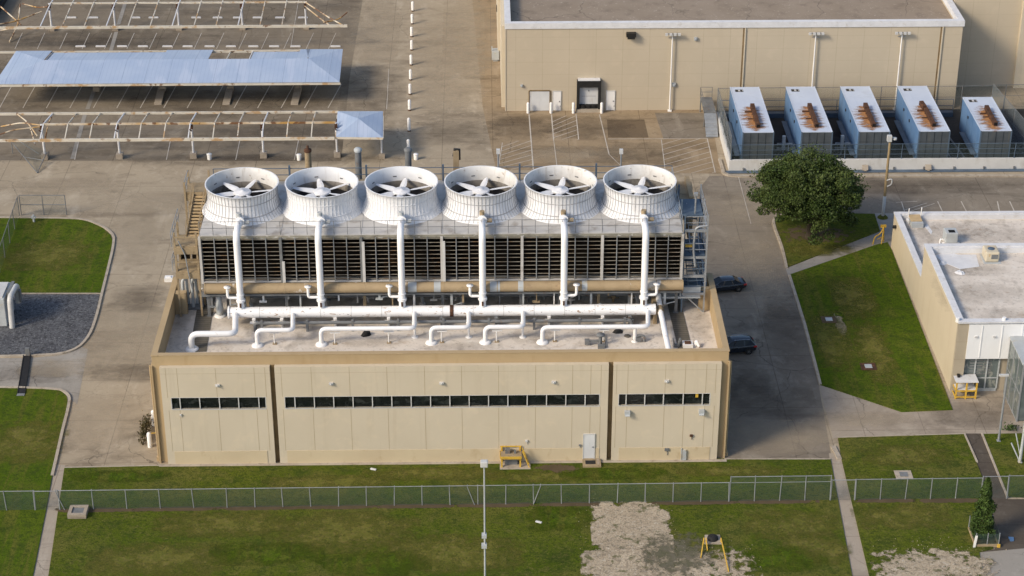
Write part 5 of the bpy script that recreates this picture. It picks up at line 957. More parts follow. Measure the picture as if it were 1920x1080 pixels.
b = Vector((-2.05, -16, 0)); zt = v(904, 872, -16).z; t = thing('light_pole', 'slender white light pole in the lawn before the pump house', 'light pole', tuple(b)); mb = MB(); mb.tube([(b.x, b.y, 0), (b.x, b.y, zt)], [.07, .05], 10); mb.build('pole', 'hvac', t); mb = MB(); mb.box(b.x - .24, b.x + .24, b.y - .2, b.y + .2, zt - .1, zt + .32); mb.build('lamp_head', 'alum', t, bevel=.05)
for py, s in ((1003, .2), (1022, .22)): q = v(905, py, -16); mb = MB(); mb.box(b.x - s, b.x + s * .6, b.y - .25, b.y + .1, q.z - .12, q.z + .12); mb.build('fixture_box', 'hvac', t)
# ------------------------------------------------------------------ front fence
fy = lambda px: g(px, 957 - (px - 112) * .0123)
def fpts(a, b, n=2): return [(fy(a + (b - a) * i / n).x, fy(a + (b - a) * i / n).y) for i in range(n + 1)]
fence('chain_link_fence', 'long chain link fence across the lawn before the pump house', fpts(113, 1366, 4), 1.62, 2.15, 'chaind', .05, 'steel')
fence('chain_link_fence', 'taller chain link gate panel left of the right footpath', fpts(1367, 1556, 1), 2.1, 1.95, 'chaind', .05, 'steel', (1.6,))
fence('chain_link_fence', 'chain link fence between right footpath and asphalt path', fpts(1603, 1838, 1), 1.75, 1.75, 'chaind', .05, 'steel')
fence('chain_link_fence', 'chain link fence at the far right beyond the asphalt path', fpts(1888, 2000, 1), 1.9, 2.1, 'chaind', .05, 'steel')
fence('chain_link_fence', 'short chain link fence left of the left footpath', fpts(-200, 66, 1), 1.62, 2.2, 'chaind', .05, 'steel')
fence('path_gate', 'see through wire gate across the right footpath', fpts(1557, 1602, 1), 1.75, 9, 'chain', .02, 'steel', cat='gate')
fence('path_gate', 'see through wire gate across the left footpath', fpts(67, 112, 1), 1.62, 9, 'chain', .02, 'steel', cat='gate')
fence('path_gate', 'see through wire gate across the asphalt path', fpts(1839, 1887, 1), 1.9, 9, 'chain', .02, 'steel', cat='gate')
for k, (px, dx) in enumerate(((122, -.5), (1000, .5), (890, -.5))):
    q = fy(px); mb = MB(); mb.cyl((q.x + dx, q.y - .02, 1.55), (q.x, q.y - .05, .05), .035, 6); mb.cyl((q.x + dx, q.y, 1.5), (q.x + dx, q.y, 1.75), .035, 6)
    tag(mb.build('fence_brace', 'steel'), ['leaning pale fence brace at the left footpath gate', 'leaning fence brace to the right of the light pole', 'leaning fence brace just left of the light pole'][k], 'fence brace')
a, b = g(0, 512), g(37, 405); fence('chain_link_fence', 'chain link fence crossing the upper left lawn', [(g(-30, 600).x, g(-30, 600).y), (a.x, a.y), (b.x, b.y)], 1.9, 2.6, 'chaind', .05, 'dsteel')
a, b = g(40, 403), g(125, 403); t = thing('open_gate', 'open tubular gate frame at the far edge of the upper left lawn', 'gate', tuple(a)); mb = MB(); railing(mb, [tuple(a), tuple(b)], 2.0, 2.1, .045); mb.build('frame', 'dsteel', t); mb = MB(); mb.quad(a, b, b + Vector((0, 0, 1.9)), a + Vector((0, 0, 1.9))); mb.build('mesh_panel', 'chain', t)
p = g(64, 417); mb = MB(); mb.cyl((p.x, p.y, .05), (p.x, p.y, .75), .1, 8); mb.box(p.x - .2, p.x + .2, p.y - .12, p.y + .12, .45, .6); tag(mb.build('standpipe', 'hvac'), 'small grey standpipe at the upper edge of the left lawn', 'standpipe')
# left edge machine on the gravel
p = g(30, 615); t = thing('transformer_unit', 'pale grey metal unit with curved duct standing on blue gravel', 'machine', (p.x - 1, p.y + 1, 0)); mb = MB(); mb.box(p.x - 4, p.x - .75, p.y + .2, p.y + 3.2, .05, 2.6); mb.build('cabinet', 'hvac', t, bevel=.05)
mb = MB(); mb.tube(bent([(p.x - .2, p.y + 2.6, 1.0), (p.x - .15, p.y + 2.6, 2.7), (p.x - .25, p.y + .2, 2.7), (p.x - .3, p.y, .05)], .5), .23, 12); mb.build('duct', 'alum', t); mb = MB(); mb.box(p.x - .6, p.x - .35, p.y + .8, p.y + 2.8, 2.3, 2.9); mb.box(p.x + .05, p.x + .2, p.y + 2, p.y + 2.4, 1.3, 2.4); mb.build('bracket', 'dsteel', t); mb = MB(); mb.box(p.x - 4, p.x - .9, p.y + .4, p.y + 3, 2.6, 2.72); mb.build('lid', 'alum', t)
a, b = g(51, 668), g(40, 740); mb = MB(); mb.beam((a.x, a.y, .05), (b.x, b.y, .05), .5, .12); 
for k in (-.28, .28): mb.beam((a.x + k, a.y, .09), (b.x + k, b.y, .09), .06, .12)
tag(mb.build('trench_drain', 'rubber'), 'black trench drain across the pale driveway slab', 'drain')
mb = MB(); mb.box(a.x - .1, a.x + .25, a.y - .1, a.y + .15, 0, .75); mb.box(b.x - .3, b.x + .3, b.y - .3, b.y, .02, .12); tag(mb.build('drain_post', 'dsteel'), 'dark stub post at the gravel end of the trench drain', 'post')
for k, (px, py, h) in enumerate(((289.5, 797, 1.25), (281.5, 838, 1.2))):
    p = g(px, py); t = thing('bollard', ['white bollard behind the thin brown bush by the pump house', 'white bollard in front of the thin brown bush'][k], 'bollard', tuple(p), 0, 'white bollards beside the pump house'); mb = MB(); mb.lathe([(.01, h + .08), (.1, h + .06), (.17, h - .05), (.17, 0)], (p.x, p.y, 0), 14); mb.build('body', 'white', t); mb = MB(); mb.cyl((p.x, p.y + .02, h * .97), (X0 - .12, p.y + .2, h * .97), .035, 6); mb.build('chain_bar', 'yellow', t)
p = g(317, 526); mb = MB(); mb.box(p.x - .35, p.x + .35, p.y - .3, p.y + .3, 0, .35); mb.box(p.x - .15, p.x + .2, p.y - .15, p.y + .15, .35, .42); tag(mb.build('utility_box', 'white'), 'low white utility box on the pavement left of the tower', 'box')
# pits, plates and small things on the lawns
p = g(147, 966); t = thing('concrete_pit', 'raised concrete pit with dark grate by the left footpath', 'pit', tuple(p)); mb = MB()
for x0, x1, y0, y1 in ((-.65, .65, -.55, -.32), (-.65, .65, .45, .7), (-.65, -.42, -.32, .45), (.42, .65, -.32, .45)): mb.box(p.x + x0, p.x + x1, p.y + y0, p.y + y1, 0, .42)
mb.build('rim', 'walk', t); mb = MB(); mb.box(p.x - .42, p.x + .42, p.y - .32, p.y + .45, .2, .34); mb.build('grate', 'dsteel', t)
for k, (px, py, lab, m1, m2) in enumerate(((1554, 601, 'brown framed service plate in the upper part of the right lawn', 'soil', 'hvac'), (1628, 689, 'brown framed service plate in the lower part of the right lawn', 'rust', 'hvac'), (1694, 892, 'thin framed service plate just behind the front fence', 'kerb', 'dsteel'))):
    p = g(px, py); t = thing('service_plate', lab, 'service cover', tuple(p), 0, 'service plates in the lawn'); mb = MB(); mb.box(p.x - .62, p.x + .62, p.y - .55, p.y + .55, 0, .11); mb.build('frame', m1, t); mb = MB(); mb.box(p.x - .28, p.x + .28, p.y - .28, p.y + .28, .11, .15); mb.build('lid', m2, t)
p = g(1336, 1014); t = thing('manhole', 'black capped manhole on a stone base in the front lawn', 'manhole', tuple(p)); mb = MB(); mb.prism([(p.x - .62, p.y - .5), (p.x + .62, p.y - .55), (p.x + .55, p.y + .5), (p.x - .5, p.y + .5)], 0, .16); mb.build('base', 'kerb', t); mb = MB(); mb.lathe([(.01, .42), (.2, .42), (.36, .34), (.4, .12)], (p.x, p.y, 0), 16); mb.build('cap', 'rubber', t)
for k, (a, b) in enumerate((((1319, 1020), (1314, 1048)), ((1323, 1020), (1326, 1034)), ((1351, 1020), (1366, 1074)))):
    A, B = g(*a), g(*b); mb = MB(); mb.beam((A.x, A.y, .5), (A.x + .01, A.y, 0.02), .06, .06); mb.beam((A.x, A.y, .5), (B.x, B.y, .12), .07, .07); mb.beam((B.x, B.y, .16), (B.x, B.y, 0), .05, .05)
    tag(mb.build('marker_bar', 'yellow'), ['left yellow marker bar before the manhole', 'shortest yellow marker bar before the manhole', 'longest yellow marker bar right of the manhole'][k], 'barrier bar', 'yellow bars round the manhole')
a = g(941, 879); t = thing('work_platform', 'yellow steel work platform with short ladder against the front wall', 'platform', (a.x + .9, a.y + .5, 0)); xa, xb, ya, yb, zz = a.x, a.x + 1.35, a.y + .1, PF - .1, .95
for x in (xa, xb):
    for y in (ya, yb): mb = MB(); mb.box(x - .06, x + .06, y - .06, y + .06, 0, zz + (.45 if y == yb else 0)); mb.build('leg', 'yellow', t)
mb = MB(); mb.box(xa - .1, xb + .1, ya - .1, yb + .1, zz, zz + .08); mb.build('deck', 'tanw', t)
mb = MB(); mb.box(xa - .1, xb + .1, ya - .14, ya - .1, zz - .12, zz + .1); mb.box(xa - .14, xa - .1, ya, yb, zz - .12, zz + .1); mb.box(xa - .1, xb + .1, yb, yb + .05, zz + .4, zz + .48); mb.build('edge_rail', 'yellow', t)
mb = MB(); mb.box(xa + .25, xa + .6, yb - .4, yb - .1, zz + .08, zz + .4); mb.box(xb - .45, xb - .3, yb - .4, yb - .2, zz + .08, zz + .3); mb.build('control_box', 'dsteel', t)
mb = MB()
for k in (0, .45): mb.beam((xb + .15 + k * 0, ya + k, zz + .5), (xb + .7, ya + k - .1, 0), .06, .06)
for k in range(4): u = (k + 1) / 5; mb.beam((xb + .15 + .55 * u, ya - .1 * u, (zz + .5) * (1 - u)), (xb + .15 + .55 * u, ya + .45 - .1 * u, (zz + .5) * (1 - u)), .04, .05)
mb.build('ladder', 'yellow', t); mb = MB(); mb.box(xa - .15, xb + .75, ya - .3, yb + .05, 0, .10); mb.build('pad', 'kerb', t); mb = MB(); mb.box(xa + .2, xb - .2, ya + .3, yb, .1, .6); mb.build('pump_unit', 'dsteel', t)
a = g(1093, 879); b = g(1127, 878); t = thing('door_step', 'timber edged concrete step with black mat below the door', 'step', ((a.x + b.x) / 2, a.y + .5, 0)); mb = MB(); mb.box(a.x, b.x, a.y + .05, PF - .04, 0, .24); mb.build('step', 'tanw', t); mb = MB(); mb.box(a.x + .2, b.x - .4, a.y + .25, PF - .3, .24, .262); mb.build('mat', 'rubber', t)
mb = MB()
for k in range(4): mb.box(b.x - .3, b.x - .08, a.y + .2 + k * .2, a.y + .32 + k * .2, .24, .26)
mb.build('tread_slats', 'walk', t)
p = g(1648, 458); t = thing('yellow_barrier', 'bent yellow tube barrier at the building end of the diagonal footpath', 'barrier', tuple(p)); mb = MB(); mb.tube(bent([(p.x - .55, p.y, 0), (p.x - .45, p.y, .75), (p.x + .1, p.y + .2, .95), (p.x + .35, p.y + .3, 1.6)], .25), .05, 8); mb.cyl((p.x + .2, p.y - .1, 0), (p.x + .35, p.y + .3, 1.6), .045, 8); mb.cyl((p.x + .5, p.y + .5, 0), (p.x + .4, p.y + .5, 1.7), .05, 8); mb.beam((p.x - .2, p.y, .5), (p.x + .5, p.y + .4, .6), .05, .07); mb.box(p.x + .1, p.x + .6, p.y + .4, p.y + .55, 1.45, 1.7); mb.build('tube', 'yellow', t)
p = g(1848, 1024); t = thing('planter_box', 'low wire fenced planter box with pale slat around the cypress', 'planter', tuple(p)); mb = MB(); x0, x1, y0, y1 = p.x - .75, p.x + .85, p.y - .1, p.y + 2.0
for A, B in (((x0, y0), (x1, y0)), ((x0, y1), (x1, y1)), ((x0, y0), (x0, y1)), ((x1, y0), (x1, y1))): mb.beam(A + (.12,), B + (.12,), .1, .24)
mb.build('timber_edge', 'tanw', t); mb = MB(); mb.box(x0 + .05, x1 - .05, y0 + .05, y1 - .05, 0, .15); mb.build('soil', 'soil', t); mb = MB()
for A, B in (((x0, y0), (x1, y0)), ((x1, y0), (x1, y1)), ((x0, y0), (x0, y1))): mb.quad(A + (.24,), B + (.24,), B + (1.1,), A + (1.1,))
mb.build('mesh_panel', 'chaind', t)
for A in ((x0, y0), (x1, y0), (x1, y1), ((x0 + x1) / 2, y0), (x0, y1)): mb = MB(); mb.cyl(A + (0,), A + (1.15,), .035, 6); mb.build('post', 'steel', t)
mb = MB(); mb.beam((x0 - .1, y0 - .1, 0), (x0 - .02, y0 - .1, 1.0), .16, .06); mb.build('white_slat', 'white', t); mb = MB(); mb.box(x1 - .1, x1 + .1, y0 - .12, y0, .0, .25); mb.build('yellow_corner', 'yellow', t)
p = g(1896, 1012); mb = MB(); mb.prism([(p.x - .12, p.y - .25), (p.x + .14, p.y - .2), (p.x + .2, p.y + .2), (p.x - .16, p.y + .25)], .02, .09); tag(mb.build('blue_rag', 'contb'), 'pale blue rag on the dark asphalt strip', 'rag')
for k, (px, py) in enumerate(((1010, 981), (700, 882))):
    p = g(px, py); mb = MB(); mb.beam((p.x - .2, p.y + .1, .1), (p.x + .2, p.y - .1, .12), .16, .06); mb.box(p.x - .05, p.x + .1, p.y - .05, p.y + .05, .07, .16); tag(mb.build('litter', 'coping'), ['pale scrap of litter in the lawn left of the gravel patch', 'pale scrap of litter in the lawn close to the pump house wall'][k], 'litter')
# ------------------------------------------------------------------ carports
def carport(label, x0, x1, rows, rstep, posts, mats_, foot=True, feet='pad'):
    (yb, zb), (yr, zr), (yf, zf) = rows
    t = thing('carport', label, 'carport', ((x0 + x1) / 2, yr, 0), 0, 'carports in the old car park')
    for nm, (y, z), m_, w, h in (('rear_beam', rows[0], mats_[0], .16, .22), ('ridge_beam', rows[1], mats_[1], .14, .18), ('front_beam', rows[2], mats_[2], .18, .28)):
        mb = MB(); mb.beam((x0, y, z), (x1, y, z), w, h); mb.build(nm, m_, t)
    n = int((x1 - x0) / rstep)
    for k in range(n + 1):
        x = x0 + k * rstep; mb = MB(); mb.beam((x, yb, zb), (x, yr, zr + .02), .10, .14); mb.beam((x, yr, zr + .02), (x, yf, zf), .10, .14); mb.build('rafter', 'beamw' if k % 3 else 'coping', t)
    for x in posts:
        mb = MB(); mb.tube([(x, yr, 0), (x, yr, zr)], .11, 10); o = mb.build('post', 'coping', t)
        mb = MB(); mb.beam((x, yr - .1, zr - .75), (x, yr - 1.2, zr - .12), .08, .1); mb.beam((x, yr + .1, zr - .75), (x, yr + 1.2, zr - .15), .08, .1); mb.box(x - .14, x + .14, yr - .14, yr + .14, zr - .55, zr - .1); mb.build('knee_brace', 'rust' , o)
        mb = MB(); mb.box(x - .32, x + .32, yr - .36, yr + .36, 0, .55); mb.build('footing', 'walk', o)
    return t
Y3 = 54.6
t = carport('bare rusty carport frame with a small blue roof at its right end', -44.4, -16.2, ((58.9, 2.9), (Y3, 3.62), (52.4, 2.9)), 2.36, [g(a, 297).x for a in (85, 225, 363, 494, 632)], ('beamw', 'beamr', 'beamw'))
for y, w in ((58.9, .16), (52.4, .18)): mb = MB(); mb.beam((-44.4, y, 2.9), (-56, y, 2.9), w, .24); mb.build('beam_extension', 'beamw', t)
mb = MB()
for A, B in (((-44.5, 54.6, 3.5), (-49, 56.5, 2.6)), ((-44.5, 54.6, 3.4), (-50, 53.2, 2.6)), ((-47.8, 58.8, 2.9), (-45.2, 55, 2.2)), ((-45.8, 55, 3.0), (-45, 52.7, 2.3)), ((-44.4, 58.4, 2.8), (-44.6, 55.2, 1.6))): mb = MB(); mb.tube(bent([A, ((A[0] + B[0]) / 2, (A[1] + B[1]) / 2, (A[2] + B[2]) / 2 + .35), B], .6), .07, 6); mb.build('bent_member', 'beamr', t)
def hip(parent, c00, c10, c11, c01, ra, rb_, z, zr, name='roof_sheet'):
    """hipped sheet roof: corners near-left, near-right, far-right, far-left at z; ridge ends ra (left) rb (right) at zr; each slope is 4 cm thick"""
    P = [Vector(c + (z,)) for c in (c00, c10, c11, c01)]; A = Vector(ra + (zr,)); B = Vector(rb_ + (zr,)); th = Vector((0, 0, .04))
    for f in ([P[0], P[1], B, A], [P[1], P[2], B], [P[2], P[3], A, B], [P[3], P[0], A]):
        if len(f) == 4 and (f[2] - f[3]).length < .01: f = f[:3]
        n = len(f); mb = MB(); mb.add([q for q in f] + [q - th for q in f], [tuple(range(n)), tuple(reversed(range(n, 2 * n)))] + [(i, n + i, n + (i + 1) % n, (i + 1) % n) for i in range(n)]); mb.build(name, 'roofblue', parent)
pe = [g(630, 257, 2.95), g(718, 258, 2.95), g(718, 209, 2.95), g(633, 209, 2.95)]
apx = g(672, 222, 3.75)
hip(t, *[(q.x, q.y) for q in pe], (apx.x, apx.y), (apx.x, apx.y), 2.98, 3.75)
mb = MB()
for i in range(4): a, b = pe[i], pe[(i + 1) % 4]; mb.beam((a.x, a.y, 2.86), (b.x, b.y, 2.86), .14, .2)
mb.build('roof_edge_beam', 'beamw', t)
xr = g(716, 297).x; mb = MB(); mb.cyl((xr, Y3 - .3, 0), (xr, Y3 - .3, 2.9), .10, 10); o = mb.build('post', 'coping', t); mb = MB(); mb.box(xr - .3, xr + .3, Y3 - .6, Y3, 0, .5); mb.build('footing', 'walk', o)
t2 = carport('carport still covered by a long pale blue sheet roof', -47.6, -20.4, ((76.2, 2.6), (71.9, 3.2), (67.2, 2.6)), 2.36, [g(a, 185).x for a in (-30, 175, 300, 428, 556)], ('beamw', 'beamr', 'beamw'))
rx = -20.1; xe = -16.6
th = .04
def slope(parent, pts, name):
    n = len(pts); f = [Vector(q) for q in pts]; dz = Vector((0, 0, th)); mb = MB(); mb.add(f + [q - dz for q in f], [tuple(range(n)), tuple(reversed(range(n, 2 * n)))] + [(i, n + i, n + (i + 1) % n, (i + 1) % n) for i in range(n)]); return mb.build(name, 'roofblue', parent)
ZE, ZG = 2.78, 3.42
lx = -51.9
slope(t2, [(lx, 67.05, ZE), (xe, 67.05, ZE), (rx, 72.0, ZG), (lx + 4.2, 72.0, ZG)], 'front_roof_slope')
slope(t2, [(xe, 67.05, ZE), (xe - .2, 76.3, ZE), (rx, 72.0, ZG)], 'hip_end')
slope(t2, [(lx, 67.05, ZE), (lx + 4.2, 72.0, ZG), (lx + .4, 76.3, ZE)], 'hip_end')
bx = lambda px: g(px, 104, 3.0).x
slope(t2, [(-47.7, 72.0, ZG - .002), (-47.7, 76.3, ZE), (lx + .4, 76.3, ZE)], 'rear_roof_sheet')
slope(t2, [(xe - .2, 76.3, ZE), (rx - .6, 76.3, ZE), (rx, 72.0, ZG - .002)], 'rear_roof_sheet')
for a, b, yy in ((98, 308, 75.3), (308, 395, 76.3), (474, 560, 75.2), (560, 579, 76.3)):
    xa, xb = bx(a), bx(b); f = (yy - 72) / 4.3; slope(t2, [(xb, 72.0, ZG - .002), (xb, yy, ZG - (ZG - ZE) * f), (xa, yy, ZG - (ZG - ZE) * f), (xa, 72.0, ZG - .002)], 'rear_roof_sheet')
mb = MB(); mb.beam((-58, 66.95, 2.62), (-16.5, 66.95, 2.62), .12, .2); mb.build('gutter_beam', 'beamw', t2)
mb = MB(); mb.beam((-58, 76.2, 2.66), (-16.8, 76.2, 2.66), .14, .2); mb.build('eaves_beam', 'beamw', t2)
q = v(168, 146, 69); mb = MB(); mb.box(q.x - .5, q.x + .2, 68.9, 69.1, q.z - .03, q.z + .05); mb.cyl((q.x + .2, 69, 2.9), (q.x + .2, 69, q.z), .05, 6); mb.box(q.x + .1, q.x + .45, 68.8, 69.2, q.z - .05, q.z + .1); mb.build('roof_lamp', 'hvac', t2)
for px in (300, 428, 556):
    A, B = g(px + 4, 166), g(px - 4, 197); t = None; mb = MB(); mb.beam((A.x, A.y, .16), (B.x, B.y, .10), .75, .2); tag(mb.build('wheel_ramp', 'walk'), {300: 'long pale concrete pad below the blue roof, left one of three', 428: 'long pale concrete pad below the blue roof, middle one of three', 556: 'long pale concrete pad below the blue roof, right one of three'}[px], 'concrete pad', 'concrete pads under the blue roof')
t1 = carport('bare carport frame at the far edge with twisted braces at both ends', -50.3, -21.6, ((95.2, 2.9), (89.8, 3.2), (83.2, 2.8)), 2.4, [g(a, 56).x for a in (98, 217, 336, 455, 574)], ('beamw', 'beamw', 'beamw'))
for xa, xb in ((-58.5, -50.3), (-21.6, -16.7)): mb = MB(); mb.beam((xa, 83.2, 2.8), (xb, 83.2, 2.8), .18, .28); mb.build('beam_extension', 'beamw', t1)
mb = MB()
for A, B in (((-21.8, 89.8, 3.2), (-17.2, 83.4, 2.8)), ((-21.8, 89, 3.0), (-18.5, 85, 2.0)), ((-17, 88, 2.6), (-19.5, 86, 2.2)), ((-57, 84, 2.6), (-51, 88, 2.9)), ((-56, 90, 2.8), (-53, 86, 2.1)), ((-54, 92, 2.4), (-50.5, 89, 3.1)), ((-58, 87, 1.2), (-53, 84, 2.6)), ((-54.5, 86, .1), (-54, 91, 2.7))): mb = MB(); mb.tube(bent([A, ((A[0] + B[0]) / 2 + .3, (A[1] + B[1]) / 2, (A[2] + B[2]) / 2 - .3), B], .8), .08, 6); mb.build('twisted_brace', 'beamr', t1)
k = 0
def wheelstop(px, py, lab):
    p = g(px, py); mb = MB(); mb.prism([(p.x - .55, p.y - .08), (p.x + .55, p.y - .08), (p.x + .55, p.y + .08), (p.x - .55, p.y + .08)], 0, .13); mb.beam((p.x - .5, p.y, .15), (p.x + .5, p.y, .15), .1, .04); tag(mb.build('wheel_stop', 'coping'), lab, 'wheel stop', 'wheel stops in the old car park')
for k, px in enumerate((151, 189, 229, 268, 314, 352, 393, 433, 475, 514, 554, 629)): wheelstop(px, 88, '%s pale wheel stop from the left in the strip behind the blue roof' % ORD[k])
for k, px in enumerate((134, 175, 254, 288, 368, 408, 446, 483, 525, 568)): wheelstop(px, 34, '%s pale wheel stop from the left under the far bare carport frame' % ORD[k])
q1 = [(24, 262), (75, 205)]
for k, (px, py0, py1) in enumerate(((774, 3, 21), (773, 27, 45), (772, 51, 69), (772, 76, 94), (771, 102, 122), (770, 129, 150), (769, 157, 177), (768, 187, 207), (767, 218, 246), (766, 262, 285))):
    b = g(px, py1); z = v(px, py0, b.y).z; t = thing('bollard', '%s white bollard from the far end of the long row across the asphalt' % ORD[k], 'bollard', tuple(b), 0, 'long row of white bollards'); z = min(z, 1.15 if k < 8 else 1.4)
    mb = MB(); mb.lathe([(.01, z + .05), (.1, z + .03), (.16, z - .05), (.16, .1)], tuple(b), 12); mb.build('post', 'white', t); mb = MB(); mb.lathe([(.165, .14), (.17, 0)], tuple(b), 12); mb.build('base', 'rust', t)
for k, (px, py) in enumerate(((393, 299), (561, 300), (780, 299))):
    p = g(px, py); mb = MB(); mb.lathe([(.01, .62), (.2, .62), (.24, .55), (.2, 0)], tuple(p), 12); mb.lathe([(.22, .62), (.26, .6), (.26, .54), (.22, .5)], tuple(p), 12); tag(mb.build('litter_bin', 'white'), ['small white bin between two posts of the near carport frame', 'small white bin near the fourth post of the near carport frame', 'small white bin right of the bollard row end'][k], 'bin')
# fallen fence piece at the far left
a, b = g(24, 288), g(70, 325); t = thing('fallen_fence', 'fallen wire fence piece on the asphalt at the far left', 'fence', tuple(b)); mb = MB(); A0 = Vector((a.x, a.y, 1.3)); B0 = Vector((b.x, b.y, .05)); B1 = Vector((b.x + .4, b.y + 3.2, .8))
for P_, Q_ in ((A0, B0), (B0, B1), (A0, A0 - Vector((0, 0, 1.3))), (A0.lerp(B0, .5), B0.lerp(B1, .6)), (A0 + Vector((.6, .3, 0)), B1 + Vector((-.8, 0, -.2)))): mb.cyl(P_, Q_, .045, 6)
mb.build('frame', 'dsteel', t); mb = MB(); mb.quad(A0, B0, B1, A0.lerp(B1, .5) + Vector((0, .3, .2))); mb.build('mesh_panel', 'chain', t)
# dark building edge in the top left corner
a = g(0, 92); t = thing('dark_building', 'dark edged building corner at the top left', 'building', (-66, 93, 0)); mb = MB(); mb.box(-75, -57.6, 88.6, 100, 0, .6); mb.box(-75, -57.9, 88.6, 100, .6, 1.4); mb.build('wall', 'fixture', t); mb = MB(); mb.box(-75, -57.9, 88.6, 100, 1.4, 1.5); mb.build('roof', 'hvac', t)
